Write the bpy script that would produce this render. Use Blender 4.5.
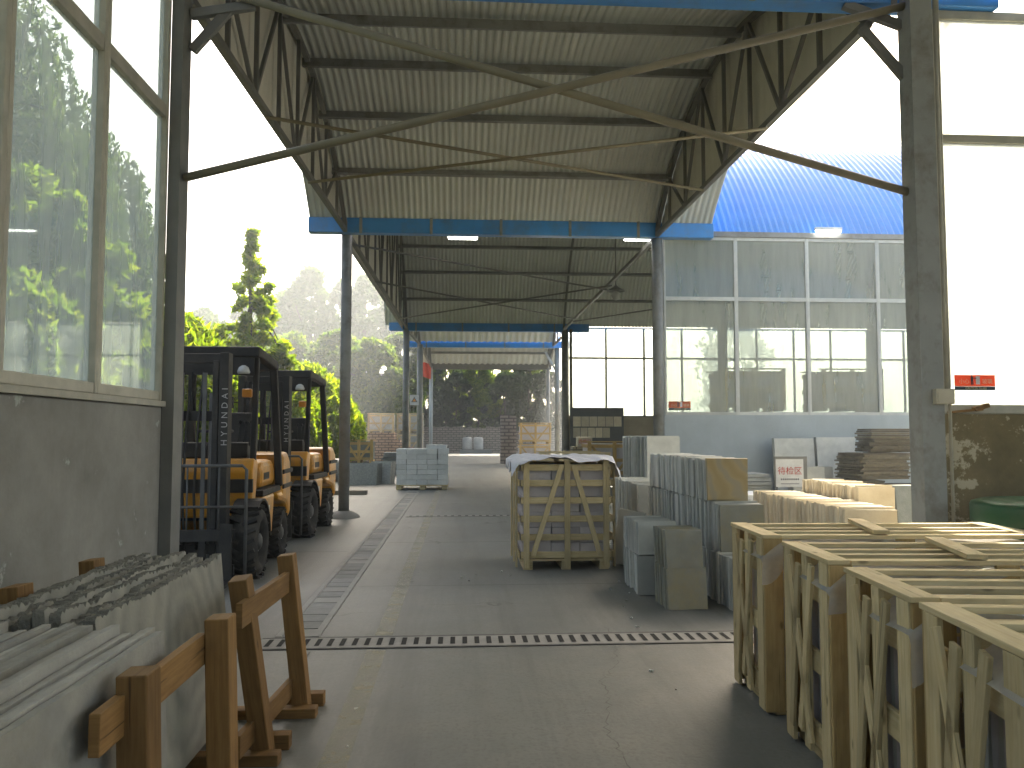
import bpy, math, random
import numpy as np
from mathutils import Vector, Matrix
random.seed(7); rng = np.random.default_rng(7)
R = math.radians
sc = bpy.context.scene
for o in list(bpy.data.objects): bpy.data.objects.remove(o)
COL = sc.collection

# ---------------------------------------------------------------- camera, sky, sun, exposure
F = 810.0
CAM = Vector((0, 0, 1.5)); YAW = math.atan(52/F); PITCH = math.atan(49/F)
FW = Vector((math.sin(YAW)*math.cos(PITCH), math.cos(YAW)*math.cos(PITCH), math.sin(PITCH)))
RT = Vector((math.cos(YAW), -math.sin(YAW), 0)); UP = RT.cross(FW)
cd = bpy.data.cameras.new('camera'); cam = bpy.data.objects.new('camera', cd); COL.objects.link(cam)
cd.sensor_width = 36; cd.lens = 36*F/1024; cd.clip_start = .05; cd.clip_end = 2000
cam.matrix_world = Matrix(((RT.x, UP.x, -FW.x, CAM.x), (RT.y, UP.y, -FW.y, CAM.y), (RT.z, UP.z, -FW.z, CAM.z), (0, 0, 0, 1)))
sc.camera = cam
SUN_AZ, SUN_EL = 17.0, 42.0
w = bpy.data.worlds.new('World'); sc.world = w; w.use_nodes = True
nt = w.node_tree; bg = nt.nodes['Background']
sky = nt.nodes.new('ShaderNodeTexSky'); sky.sky_type = 'NISHITA'; sky.sun_disc = False
sky.sun_elevation = R(SUN_EL); sky.sun_rotation = R(SUN_AZ); sky.air_density = 1.0; sky.dust_density = 7.0; sky.ozone_density = 1.0
tint = nt.nodes.new('ShaderNodeMix'); tint.data_type = 'RGBA'; tint.blend_type = 'MULTIPLY'; tint.inputs[0].default_value = 1; tint.inputs[7].default_value = (1, .97, .885, 1)
nt.links.new(sky.outputs[0], tint.inputs[6]); nt.links.new(tint.outputs[2], bg.inputs[0]); bg.inputs[1].default_value = .15
sl = bpy.data.lights.new('sun', 'SUN'); sun = bpy.data.objects.new('sun', sl); COL.objects.link(sun)
sl.energy = 4.5; sl.angle = R(.55); sl.color = (1, .93, .80)
sd = Vector((math.sin(R(SUN_AZ))*math.cos(R(SUN_EL)), math.cos(R(SUN_AZ))*math.cos(R(SUN_EL)), math.sin(R(SUN_EL))))
sun.rotation_euler = sd.to_track_quat('Z', 'Y').to_euler(); sun.location = (0, 0, 30)
vs = sc.view_settings; vs.view_transform = 'Standard'; vs.look = 'None'; vs.gamma = 1; vs.use_curve_mapping = False
vs.exposure = 2.0
sc.render.engine = 'CYCLES'
cy = sc.cycles; cy.use_denoising = True; cy.max_bounces = 8; cy.diffuse_bounces = 5; cy.glossy_bounces = 3
cy.transparent_max_bounces = 12; cy.transmission_bounces = 6; cy.volume_bounces = 0
cy.sample_clamp_indirect = 6; cy.caustics_reflective = False; cy.caustics_refractive = False

# ---------------------------------------------------------------- helpers: objects
def tag(o, label=None, cat=None, group=None, kind=None):
    if label: o['label'] = label
    if cat: o['category'] = cat
    if group: o['group'] = group
    if kind or cat: o['kind'] = kind or 'thing'
    return o
def thing(name, label, cat, loc=(0, 0, 0), group=None):
    o = bpy.data.objects.new(name, None); COL.objects.link(o); o.location = loc; o.empty_display_size = .2
    return tag(o, label, cat, group)
KIDS = {}
def copy_tree(o, parent=None):
    c = o.copy(); COL.objects.link(c)
    if parent is not None:
        c.parent = parent; KIDS.setdefault(parent.name, []).append(c)
    for ch in KIDS.get(o.name, []): copy_tree(ch, c)
    return c
def wloc(o):
    v = Vector((0, 0, 0))
    while o is not None: v = v + o.location; o = o.parent
    return v
class MB:
    def __init__(s): s.v = []; s.f = []; s.m = []; s.uv = []; s.r = []; s.sm = []
    def _add(s, vs_, fs, mat=0, uvs=None, smooth=False):
        b = len(s.v); s.v += [tuple(p) for p in vs_]; r = random.random()
        for i, f in enumerate(fs):
            s.f.append(tuple(b+k for k in f)); s.m.append(mat); s.r.append(r); s.sm.append(smooth)
            s.uv.append(uvs[i] if uvs else None)
    def hexa(s, p, mat=0, L=(1, 1, 1)):
        fs = [(0, 3, 2, 1), (4, 5, 6, 7), (0, 1, 5, 4), (1, 2, 6, 5), (2, 3, 7, 6), (3, 0, 4, 7)]
        ax = max(range(3), key=lambda k: L[k]); sg = [(-1, -1, -1), (1, -1, -1), (1, 1, -1), (-1, 1, -1), (-1, -1, 1), (1, -1, 1), (1, 1, 1), (-1, 1, 1)]
        q = random.random()*20; uvs = []
        for f in fs:
            o2 = []; fixed = [k for k in range(3) if len({sg[i][k] for i in f}) == 1][0]
            oth = [k for k in range(3) if k != ax and k != fixed]
            for i in f:
                if fixed == ax: u, vv = sg[i][oth[0]]*L[oth[0]]/2*.2, sg[i][oth[1]]*L[oth[1]]/2
                else: u, vv = sg[i][ax]*L[ax]/2, sg[i][oth[0]]*L[oth[0]]/2 + fixed*.37
                o2.append((u+q, vv+q*1.7))
            uvs.append(o2)
        s._add(p, fs, mat, uvs)
    def box(s, c, size, rot=None, mat=0, jit=0):
        c = Vector(c); h = Vector(size)/2; ps = []
        for a in ((-1, -1, -1), (1, -1, -1), (1, 1, -1), (-1, 1, -1), (-1, -1, 1), (1, -1, 1), (1, 1, 1), (-1, 1, 1)):
            p = Vector((a[0]*h.x, a[1]*h.y, a[2]*h.z))
            if jit: p += Vector((random.uniform(-jit, jit), random.uniform(-jit, jit), random.uniform(-jit, jit)))
            if rot is not None: p = rot @ p
            ps.append(c+p)
        s.hexa(ps, mat, size); return s
    def bx(s, x0, x1, y0, y1, z0, z1, mat=0, jit=0):
        return s.box(((x0+x1)/2, (y0+y1)/2, (z0+z1)/2), (abs(x1-x0), abs(y1-y0), abs(z1-z0)), None, mat, jit)
    def bar(s, p, q, wd, th, mat=0, up=(0, 0, 1)):     # wd across 'side', th along up-ish
        p = Vector(p); q = Vector(q); d = q-p; L = d.length; d.normalize(); u = Vector(up)
        if abs(d.dot(u)) > .98: u = Vector((0, 1, 0))
        sdv = d.cross(u).normalized(); u = sdv.cross(d).normalized()
        rot = Matrix((d, sdv, u)).transposed()
        s.box((p+q)/2, (L, wd, th), rot, mat); return s
    def tube(s, p, q, r0, r1=None, n=12, mat=0, caps=True):
        return s.path([p, q], [r0, r0 if r1 is None else r1], n, mat, caps)
    def path(s, pts, rad, n=10, mat=0, caps=True):
        pts = [Vector(p) for p in pts]
        if not isinstance(rad, (list, tuple)): rad = [rad]*len(pts)
        V = []; u = None
        for i, p in enumerate(pts):
            d = (pts[min(i+1, len(pts)-1)]-pts[max(i-1, 0)])
            d = d.normalized() if d.length > 1e-9 else Vector((0, 0, 1))
            if u is None: u = d.orthogonal().normalized()
            u = (u-d*u.dot(d)); u = u.normalized() if u.length > 1e-6 else d.orthogonal().normalized(); b = d.cross(u)
            for k in range(n):
                a = 2*math.pi*k/n; V.append(p+(u*math.cos(a)+b*math.sin(a))*rad[i])
        fs = []
        for i in range(len(pts)-1):
            for k in range(n): fs.append((i*n+k, i*n+(k+1) % n, (i+1)*n+(k+1) % n, (i+1)*n+k))
        s._add(V, fs, mat, None, True)
        if caps:
            b = len(s.v)-len(V)
            for ring, rev in ((0, True), (len(pts)-1, False)):
                idx = [b+ring*n+k for k in range(n)]
                if rev: idx.reverse()
                s.f.append(tuple(idx)); s.m.append(mat); s.r.append(.5); s.sm.append(False); s.uv.append(None)
        return s
    def grid(s, fn, nu, nv, mat=0, smooth=True, closed=False):
        V = [fn(i/nu, j/nv) for j in range(nv+1) for i in range(nu+1)]
        fs = [(j*(nu+1)+i, j*(nu+1)+i+1, (j+1)*(nu+1)+i+1, (j+1)*(nu+1)+i) for j in range(nv) for i in range(nu)]
        s._add(V, fs, mat, None, smooth); return s
    def prism(s, prof, x0, x1, mat=0):                  # profile in (y,z), extruded along x
        n = len(prof); V = [(x0, y, z) for y, z in prof]+[(x1, y, z) for y, z in prof]
        fs = [tuple(range(n)), tuple(range(2*n-1, n-1, -1))]+[(k, k+n, (k+1) % n+n, (k+1) % n) for k in range(n)]
        s._add(V, fs, mat); return s
    def torus(s, c, R0, r, axis='x', n=28, m=10, mat=0, sx=1.0):
        c = Vector(c); V = []
        for i in range(n):
            a = 2*math.pi*i/n
            for j in range(m):
                b = 2*math.pi*j/m; rr = R0+r*math.cos(b); t = r*math.sin(b)*sx
                p = {'x': (t, rr*math.cos(a), rr*math.sin(a)), 'z': (rr*math.cos(a), rr*math.sin(a), t), 'y': (rr*math.cos(a), t, rr*math.sin(a))}[axis]
                V.append(c+Vector(p))
        s._add(V, [(i*m+j, ((i+1) % n)*m+j, ((i+1) % n)*m+(j+1) % m, i*m+(j+1) % m) for i in range(n) for j in range(m)], mat, None, True); return s
    def lathe(s, c, prof, n=24, mat=0, axis='z'):       # prof: (r,h)
        c = Vector(c); V = []
        for r, h in prof:
            for k in range(n):
                a = 2*math.pi*k/n
                p = (r*math.cos(a), r*math.sin(a), h) if axis == 'z' else (h, r*math.cos(a), r*math.sin(a))
                V.append(c+Vector(p))
        s._add(V, [(i*n+k, i*n+(k+1) % n, (i+1)*n+(k+1) % n, (i+1)*n+k) for i in range(len(prof)-1) for k in range(n)], mat, None, True); return s
    def build(s, name, mats, parent=None, loc=None, bevel=0):
        me = bpy.data.meshes.new(name)
        off = wloc(parent) if parent is not None else Vector(loc or (0, 0, 0))
        me.from_pydata([(x-off.x, y-off.y, z-off.z) for x, y, z in s.v], [], s.f)
        if not isinstance(mats, (list, tuple)): mats = [mats]
        for m in mats: me.materials.append(m)
        me.polygons.foreach_set('material_index', s.m); me.polygons.foreach_set('use_smooth', s.sm)
        at = me.attributes.new('rnd', 'FLOAT', 'FACE'); at.data.foreach_set('value', s.r)
        uvl = me.uv_layers.new(name='UVMap'); arr = np.zeros(len(me.loops)*2, np.float32)
        for pl, uv in zip(me.polygons, s.uv):
            if uv:
                for k, li in enumerate(pl.loop_indices): arr[li*2] = uv[k][0]; arr[li*2+1] = uv[k][1]
        uvl.data.foreach_set('uv', arr); me.update()
        o = bpy.data.objects.new(name, me); COL.objects.link(o)
        if parent is not None:
            o.parent = parent; KIDS.setdefault(parent.name, []).append(o)
        else: o.location = off
        if bevel:
            b = o.modifiers.new('edge', 'BEVEL'); b.width = bevel; b.segments = 2; b.limit_method = 'ANGLE'
        return o
def text(name, body, size, loc, rot, mat, parent, ax='CENTER', sp=1.0):
    c = bpy.data.curves.new(name, 'FONT'); c.body = body; c.size = size; c.align_x = ax; c.align_y = 'CENTER'; c.extrude = .0008
    c.space_character = sp; c.resolution_u = 3
    tmp = bpy.data.objects.new('tmp', c); COL.objects.link(tmp); bpy.context.view_layer.update()
    me = bpy.data.meshes.new_from_object(tmp.evaluated_get(bpy.context.evaluated_depsgraph_get())); bpy.data.objects.remove(tmp)
    me.materials.clear(); me.materials.append(mat); o = bpy.data.objects.new(name, me); COL.objects.link(o)
    o.parent = parent; o.location = Vector(loc)-wloc(parent); o.rotation_euler = rot
    KIDS.setdefault(parent.name, []).append(o); return o

# ---------------------------------------------------------------- helpers: materials
class NT:
    def __init__(s, name):
        s.mat = bpy.data.materials.new(name); s.mat.use_nodes = True; s.t = s.mat.node_tree; s.t.nodes.clear()
        s.out = s.t.nodes.new('ShaderNodeOutputMaterial')
    def n(s, typ, **kw):
        nd = s.t.nodes.new(typ)
        for k, v in kw.items():
            if k.startswith('i_'):
                key = k[2:]; key = int(key) if key.isdigit() else key.replace('_', ' ')
                s.put(nd.inputs[key], v)
            else: setattr(nd, k, v)
        return nd
    def put(s, sock, v):
        if isinstance(v, bpy.types.NodeSocket): s.t.links.new(v, sock)
        else: sock.default_value = v
    def math(s, op, a, b=0.0):
        m = s.n('ShaderNodeMath', operation=op); s.put(m.inputs[0], a); s.put(m.inputs[1], b); return m.outputs[0]
    def mix(s, f, a, b, blend='MIX'):
        m = s.n('ShaderNodeMix', data_type='RGBA', blend_type=blend); s.put(m.inputs[0], f); s.put(m.inputs[6], a); s.put(m.inputs[7], b); return m.outputs[2]
    def ramp(s, f, stops):
        r = s.n('ShaderNodeValToRGB'); e = r.color_ramp.elements
        while len(e) < len(stops): e.new(.5)
        for k, (p, c) in enumerate(stops):
            e[k].position = p; e[k].color = (c, c, c, 1) if isinstance(c, (int, float)) else (*c, 1)
        s.put(r.inputs[0], f); return r.outputs[0]
    def coord(s, mode='obj', scale=(1, 1, 1)):
        tc = s.n('ShaderNodeTexCoord'); oi = s.n('ShaderNodeObjectInfo')
        at = s.n('ShaderNodeAttribute', attribute_name='rnd')
        off = s.math('ADD', s.math('MULTIPLY', oi.outputs['Random'], 31.0), s.math('MULTIPLY', at.outputs['Fac'], 17.0))
        src = tc.outputs['UV'] if mode == 'uv' else tc.outputs['Object']
        mp = s.n('ShaderNodeMapping'); s.put(mp.inputs['Vector'], src); mp.inputs['Scale'].default_value = scale
        cm = s.n('ShaderNodeCombineXYZ'); s.put(cm.inputs[0], off); s.put(cm.inputs[1], off); s.put(cm.inputs[2], off)
        ad = s.n('ShaderNodeVectorMath', operation='ADD'); s.put(ad.inputs[0], mp.outputs[0]); s.put(ad.inputs[1], cm.outputs[0])
        rr = s.math('FRACT', s.math('ADD', s.math('MULTIPLY', oi.outputs['Random'], 7.13), s.math('MULTIPLY', at.outputs['Fac'], 5.37)))
        return ad.outputs[0], rr
    def noise(s, v, scale, detail=6, rough=.6):
        nd = s.n('ShaderNodeTexNoise'); s.put(nd.inputs['Vector'], v); nd.inputs['Scale'].default_value = scale
        nd.inputs['Detail'].default_value = detail; nd.inputs['Roughness'].default_value = rough; return nd.outputs['Fac']
    def pbr(s, color, rough=.7, metal=0.0, bump=None, bstr=.2, bdist=.02, spec=.4, **kw):
        p = s.n('ShaderNodeBsdfPrincipled'); s.put(p.inputs['Base Color'], color); s.put(p.inputs['Roughness'], rough); s.put(p.inputs['Metallic'], metal)
        p.inputs['Specular IOR Level'].default_value = spec
        if bump is not None:
            b = s.n('ShaderNodeBump'); b.inputs['Strength'].default_value = bstr; b.inputs['Distance'].default_value = bdist
            s.put(b.inputs['Height'], bump); s.put(p.inputs['Normal'], b.outputs[0])
        return p
    def done(s, sh): s.t.links.new(sh if isinstance(sh, bpy.types.NodeSocket) else sh.outputs[0], s.out.inputs[0]); return s.mat
def c3(c): return (*c, 1)
def plain(name, c1, c2=None, scale=5, rough=.7, metal=0, bump=.2, bdist=.01, var=.15, spec=.4, dirt=None, dscale=1.5, stretch=(1, 1, 1)):
    N = NT(name); v, rr = N.coord('obj', stretch); c2 = c2 or tuple(x*.72 for x in c1)
    n1 = N.noise(v, scale); n2 = N.noise(v, scale*6, 4)
    col = N.mix(N.ramp(n1, [(.3, 0), (.7, 1)]), c3(c1), c3(c2))
    if dirt: col = N.mix(N.ramp(N.noise(v, dscale, 8, .7), [(.48, 0), (.72, .85)]), col, c3(dirt))
    k = N.math('ADD', N.math('MULTIPLY', rr, 2*var), 1-var)
    col = N.mix(1.0, col, N.n('ShaderNodeCombineColor', i_0=k, i_1=k, i_2=k).outputs[0], 'MULTIPLY')
    return N.done(N.pbr(col, N.math('ADD', N.math('MULTIPLY', n2, .25), rough-.12), metal, N.math('ADD', n1, N.math('MULTIPLY', n2, .5)), bump, bdist, spec))
def wood(name, c1, c2, knots=True, dark=.0):
    N = NT(name); v, rr = N.coord('uv', (1.2, 22, 1))
    g = N.noise(v, 3.0, 5, .65); v2, _ = N.coord('uv', (3, 6, 1)); b = N.noise(v2, 1.6, 3)
    col = N.mix(N.ramp(g, [(.32, 0), (.68, 1)]), c3(c1), c3(c2))
    v5, _ = N.coord('uv', (.9, 30, 1)); col = N.mix(N.ramp(N.noise(v5, 2.2, 3), [(.64, 0), (.70, .75)]), col, c3(tuple(x*.22 for x in c2)))
    col = N.mix(N.math('MULTIPLY', N.ramp(b, [(.45, 0), (.75, 1)]), .45), col, c3(tuple(x*.55 for x in c2)))
    if knots:
        v3, _ = N.coord('uv', (4, 9, 1)); vo = N.n('ShaderNodeTexVoronoi'); N.put(vo.inputs['Vector'], v3); vo.inputs['Scale'].default_value = 1.1
        col = N.mix(N.ramp(vo.outputs['Distance'], [(.05, .75), (.13, 0)]), col, c3(tuple(x*.3 for x in c2)))
    k = N.math('ADD', N.math('MULTIPLY', rr, .45), .75)
    col = N.mix(1.0, col, N.n('ShaderNodeCombineColor', i_0=k, i_1=k, i_2=k).outputs[0], 'MULTIPLY')
    return N.done(N.pbr(col, .75, 0, g, .25, .004, .3))
def leaf(name, cols, trans=.5):
    N = NT(name); g = N.n('ShaderNodeNewGeometry'); r = g.outputs['Random Per Island']
    col = N.ramp(r, [(i/(len(cols)-1), c) for i, c in enumerate(cols)])
    d = N.n('ShaderNodeBsdfDiffuse', i_Color=col); t = N.n('ShaderNodeBsdfTranslucent', i_Color=N.mix(1.0, col, (1.5, 1.45, .5, 1), 'MULTIPLY'))
    gl = N.n('ShaderNodeBsdfGlossy', i_Color=(1, 1, 1, 1), i_Roughness=.45)
    m = N.n('ShaderNodeMixShader', i_0=trans); N.put(m.inputs[1], d.outputs[0]); N.put(m.inputs[2], t.outputs[0])
    m2 = N.n('ShaderNodeMixShader', i_0=.015); N.put(m2.inputs[1], m.outputs[0]); N.put(m2.inputs[2], gl.outputs[0])
    return N.done(m2)
def glass(name, tint, dust, dustcol, refl=.5, streak=True):
    N = NT(name); v, rr = N.coord('obj', (1, 1, .12) if streak else (1, 1, 1))
    lw = N.n('ShaderNodeFresnel', i_IOR=1.5)
    tr = N.n('ShaderNodeBsdfTransparent', i_Color=c3(tint)); gl = N.n('ShaderNodeBsdfGlossy', i_Roughness=.03)
    m = N.n('ShaderNodeMixShader', i_0=N.math('MULTIPLY', lw.outputs[0], refl)); N.put(m.inputs[1], tr.outputs[0]); N.put(m.inputs[2], gl.outputs[0])
    d = N.n('ShaderNodeBsdfDiffuse', i_Color=c3(dustcol)); tl = N.n('ShaderNodeBsdfTranslucent', i_Color=c3(dustcol))
    a = N.n('ShaderNodeMixShader', i_0=.6); N.put(a.inputs[1], d.outputs[0]); N.put(a.inputs[2], tl.outputs[0])
    f = N.math('MULTIPLY', N.math('ADD', N.math('MULTIPLY', N.noise(v, 6, 5), 1.0), .5), dust)
    m2 = N.n('ShaderNodeMixShader', i_0=f); N.put(m2.inputs[1], m.outputs[0]); N.put(m2.inputs[2], a.outputs[0])
    return N.done(m2)
def emit(name, col, s):
    N = NT(name); return N.done(N.n('ShaderNodeEmission', i_Color=c3(col), i_Strength=s))

def concrete_floor():
    N = NT('concrete_floor'); tc = N.n('ShaderNodeTexCoord'); v = tc.outputs['Object']
    big = N.noise(v, .35, 8, .65); mid = N.noise(v, 2.2, 8, .7); fine = N.noise(v, 45, 3)
    mp = N.n('ShaderNodeMapping'); N.put(mp.inputs[0], v); mp.inputs['Scale'].default_value = (2.6, .12, 1)
    tracks = N.noise(mp.outputs[0], 1.0, 5, .7)
    col = N.mix(N.ramp(big, [(.35, 0), (.65, 1)]), (.132, .136, .128, 1), (.20, .205, .19, 1))
    col = N.mix(N.math('MULTIPLY', N.ramp(mid, [(.42, 0), (.66, 1)]), .7), col, (.225, .222, .197, 1))
    col = N.mix(N.math('MULTIPLY', N.ramp(tracks, [(.48, 0), (.68, 1)]), .42), col, (.075, .074, .069, 1))
    col = N.mix(N.math('MULTIPLY', N.ramp(N.noise(v, 1.1, 9, .75), [(.6, 0), (.72, 1)]), .55), col, (.09, .084, .075, 1))
    col = N.mix(N.math('MULTIPLY', N.ramp(fine, [(.35, 1), (.5, 0)]), .5), col, (.14, .135, .125, 1))
    wv = N.n('ShaderNodeVectorMath', operation='ADD'); N.put(wv.inputs[0], v)
    nn = N.n('ShaderNodeTexNoise'); N.put(nn.inputs[0], v); nn.inputs['Scale'].default_value = 1.6; nn.inputs['Detail'].default_value = 7
    sc_ = N.n('ShaderNodeVectorMath', operation='SCALE'); N.put(sc_.inputs[0], nn.outputs['Color']); sc_.inputs['Scale'].default_value = .9; N.put(wv.inputs[1], sc_.outputs[0])
    vo = N.n('ShaderNodeTexVoronoi', feature='DISTANCE_TO_EDGE'); N.put(vo.inputs['Vector'], wv.outputs[0]); vo.inputs['Scale'].default_value = .23
    crack = N.math('MULTIPLY', N.ramp(vo.outputs['Distance'], [(.0, 1), (.0035, 0)]), N.ramp(N.noise(v, .55, 3), [(.5, 0), (.58, 1)]))
    col = N.mix(N.math('MULTIPLY', crack, .7), col, (.05, .048, .045, 1))
    rough = N.math('ADD', N.math('MULTIPLY', mid, .3), .42)
    return N.done(N.pbr(col, rough, 0, N.math('SUBTRACT', N.math('ADD', fine, N.math('MULTIPLY', mid, 2.0)), crack), .18, .01, .35))
def stained_wall(name, c1, c2, c3_, lo=.5, streak=.5, off=(0, 0, 0)):
    N = NT(name); tcs = N.n('ShaderNodeTexCoord'); mpo = N.n('ShaderNodeMapping'); N.put(mpo.inputs[0], tcs.outputs['Object']); mpo.inputs['Location'].default_value = off; v = mpo.outputs[0]; a = N.noise(v, .9, 8, .7); b = N.noise(v, 5, 7, .7); f = N.noise(v, 40, 3)
    mp = N.n('ShaderNodeMapping'); N.put(mp.inputs[0], v); mp.inputs['Scale'].default_value = (5, 5, .35); s_ = N.noise(mp.outputs[0], 1, 5, .7)
    col = N.mix(N.ramp(a, [(.35, 0), (.65, 1)]), c3(c1), c3(c2))
    col = N.mix(N.math('MULTIPLY', N.ramp(s_, [(.5, 0), (.75, 1)]), streak), col, c3(tuple(x*.6 for x in c2)))
    col = N.mix(N.ramp(N.math('ADD', N.math('MULTIPLY', a, .6), N.math('MULTIPLY', b, .4)), [(lo, 0), (lo+.02, 1)]), col, c3(c3_))
    return N.done(N.pbr(col, .85, 0, N.math('ADD', b, N.math('MULTIPLY', f, .3)), .3, .01, .25))
def sheet(name, inside, outside, rough_o=.35):
    N = NT(name); v, rr = N.coord('obj'); g = N.n('ShaderNodeNewGeometry'); n1 = N.noise(v, .8, 6)
    ci = N.mix(N.ramp(n1, [(.3, 0), (.7, 1)]), c3(inside), c3(tuple(x*.8 for x in inside)))
    co = N.mix(N.ramp(n1, [(.3, 0), (.7, 1)]), c3(outside), c3(tuple(x*.8 for x in outside)))
    return N.done(N.pbr(N.mix(g.outputs['Backfacing'], co, ci), N.math('ADD', N.math('MULTIPLY', g.outputs['Backfacing'], .3), rough_o), 0, None, spec=.5))
def swirl_stone():
    N = NT('swirl_stone'); v, rr = N.coord('obj'); tcs = N.n('ShaderNodeTexCoord'); mps = N.n('ShaderNodeMapping'); N.put(mps.inputs[0], tcs.outputs['Object']); mps.inputs['Location'].default_value = (0, -.12, -.5); wv = N.n('ShaderNodeTexWave', wave_type='RINGS')
    N.put(wv.inputs['Vector'], mps.outputs[0]); wv.inputs['Scale'].default_value = 2.4; wv.inputs['Distortion'].default_value = 9; wv.inputs['Detail'].default_value = 6; wv.inputs['Detail Scale'].default_value = .7
    n = N.noise(v, 9, 7); col = N.mix(N.math('ADD', N.math('MULTIPLY', wv.outputs['Fac'], .38), N.math('MULTIPLY', N.noise(v, 3.5, 8, .7), .72)), (.15, .16, .15, 1), (.36, .345, .29, 1))
    col = N.mix(N.math('MULTIPLY', N.ramp(n, [(.4, 0), (.65, 1)]), .5), col, (.32, .30, .25, 1))
    return N.done(N.pbr(col, .8, 0, n, .4, .02, .25))
def veined_tile():
    N = NT('veined_tile'); v, rr = N.coord('obj'); wv = N.n('ShaderNodeTexWave'); mp = N.n('ShaderNodeMapping'); N.put(mp.inputs[0], v); mp.inputs['Rotation'].default_value = (0, .8, 0)
    N.put(wv.inputs['Vector'], mp.outputs[0]); wv.inputs['Scale'].default_value = 1.6; wv.inputs['Distortion'].default_value = 11; wv.inputs['Detail'].default_value = 4
    col = N.ramp(wv.outputs['Fac'], [(.0, (.38, .29, .14)), (.6, (.42, .33, .18)), (.95, (.36, .31, .21))])
    return N.done(N.pbr(col, .6, 0, N.noise(v, 12), .15, .01))
def worn_paint(name, colr, amount):
    N = NT(name); tc = N.n('ShaderNodeTexCoord'); n = N.noise(tc.outputs['Object'], 4, 9, .75)
    p = N.pbr(c3(colr), .7); t = N.n('ShaderNodeBsdfTransparent')
    m = N.n('ShaderNodeMixShader', i_0=N.ramp(n, [(.5-amount*.2, 0), (.5+.3, .8)])); N.put(m.inputs[1], t.outputs[0]); N.put(m.inputs[2], p.outputs[0]); return N.done(m)
def brickpile(name, c1, c2, gap, bw, bh):
    N = NT(name); v, rr = N.coord('obj'); tc = N.n('ShaderNodeTexCoord'); br = N.n('ShaderNodeTexBrick')
    sp = N.n('ShaderNodeSeparateXYZ'); N.put(sp.inputs[0], tc.outputs['Object']); cb = N.n('ShaderNodeCombineXYZ')
    N.put(cb.inputs[0], N.math('ADD', sp.outputs[0], sp.outputs[1])); N.put(cb.inputs[1], sp.outputs[2])
    N.put(br.inputs['Vector'], cb.outputs[0]); br.inputs['Scale'].default_value = 1; br.inputs['Color1'].default_value = c3(c1); br.inputs['Color2'].default_value = c3(c2)
    br.inputs['Mortar'].default_value = c3(tuple(x*.3 for x in c1)); br.inputs['Mortar Size'].default_value = gap; br.inputs['Brick Width'].default_value = bw; br.inputs['Row Height'].default_value = bh
    return N.done(N.pbr(br.outputs['Color'], .85, 0, br.outputs['Fac'], -.6, .02, .2))

FLOOR = concrete_floor()
WALL = stained_wall('rendered_wall', (.33, .32, .285), (.205, .197, .175), (.40, .41, .37), .58, .15, (1, 2, 3))
BLUEWALL = stained_wall('painted_wall', (.40, .45, .47), (.33, .37, .385), (.36, .40, .41), .62, .15, (5, 1, 2))
WETWALL = stained_wall('damp_wall', (.15, .12, .066), (.27, .21, .11), (.50, .44, .31), .515, .4, (3.3, 1.2, 4.1))
TANWALL = plain('tan_render', (.42, .36, .25), scale=2)
STEEL = plain('grey_steel', (.26, .265, .25), (.21, .215, .20), 3, .5, 0, .05, dirt=(.12, .10, .08), dscale=4)
DARKSTEEL = plain('dark_steel', (.13, .13, .12), (.17, .165, .15), 4, .55, 0, .05)
PIPE = plain('ochre_pipe', (.23, .20, .13), (.16, .14, .09), 3, .5, 0, .05)
GUTTER = plain('blue_gutter', (.06, .25, .60), (.045, .20, .50), 2, .35, 0, .05, dirt=(.10, .17, .28), dscale=2.5)
SHEET = sheet('roof_sheet_blue', (.58, .60, .55), (.035, .27, .72))
CLAD = plain('pale_cladding', (.62, .60, .53), (.54, .52, .45), 1.5, .6, 0, .05)
ALU = plain('window_frame_paint', (.52, .53, .50), (.42, .43, .40), 6, .5, 0, .05)
ALU2 = plain('grimy_frame_paint', (.50, .47, .38), (.36, .34, .27), 6, .55, 0, .08)
GLASS_L = glass('dusty_window_glass', (.92, .97, .95), .30, (.68, .73, .72), .35)
GLASS_F = glass('clear_window_glass', (.90, .95, .93), .33, (.72, .75, .72), .45)
GLASS_R = glass('milky_window_glass', (.95, .97, .95), .85, (.85, .88, .85), .2)
CRATEW = wood('pale_pine', (.64, .535, .32), (.53, .41, .21))
PINESHADE = wood('shaded_pine', (.50, .36, .17), (.40, .27, .105))  # pine darkened in colour to shade the crates' long-face posts
OLDWOOD = wood('orange_timber', (.27, .155, .054), (.18, .094, .03))
CRATEY = wood('yellow_pine', (.62, .43, .18), (.50, .32, .11))
GREYW = wood('weathered_wood', (.30, .26, .20), (.20, .17, .13), False)
PALE = plain('pale_sandstone', (.38, .37, .33), (.27, .265, .245), 7, .8, 0, .35, .015, .18, .25, (.28, .25, .19), 2.5)
SWIRL = swirl_stone()
ROUGHTOP = plain('rough_stone', (.27, .255, .215), (.17, .16, .135), 14, .9, 0, .8, .03, .25, .2)
GREYST = plain('grey_stone', (.55, .55, .505), (.43, .435, .40), 6, .75, 0, .25, .01, .28, .3)
SLATE = plain('green_grey_stone', (.30, .30, .255), (.22, .225, .20), 5, .8, 0, .3, .01, .12, .25, (.33, .28, .15), 2.0)
CREAM = plain('cream_stone', (.62, .56, .44), (.52, .45, .33), 6, .75, 0, .25, .01, .18, .3)
BROWN = plain('brown_slate', (.17, .14, .09), (.10, .09, .065), 9, .85, 0, .5, .02, .45, .2)
DARKST = plain('dark_slate', (.22, .24, .235), (.15, .17, .17), 9, .8, 0, .4, .02, .3, .25)
WHITEB = plain('white_stone', (.78, .79, .79), (.68, .69, .69), 9, .8, 0, .3, .01, .12, .2)
LILAC = plain('lilac_stone', (.56, .52, .52), (.46, .42, .425), 6, .85, 0, .3, .01, .12, .2)
TILE = veined_tile()
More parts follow.
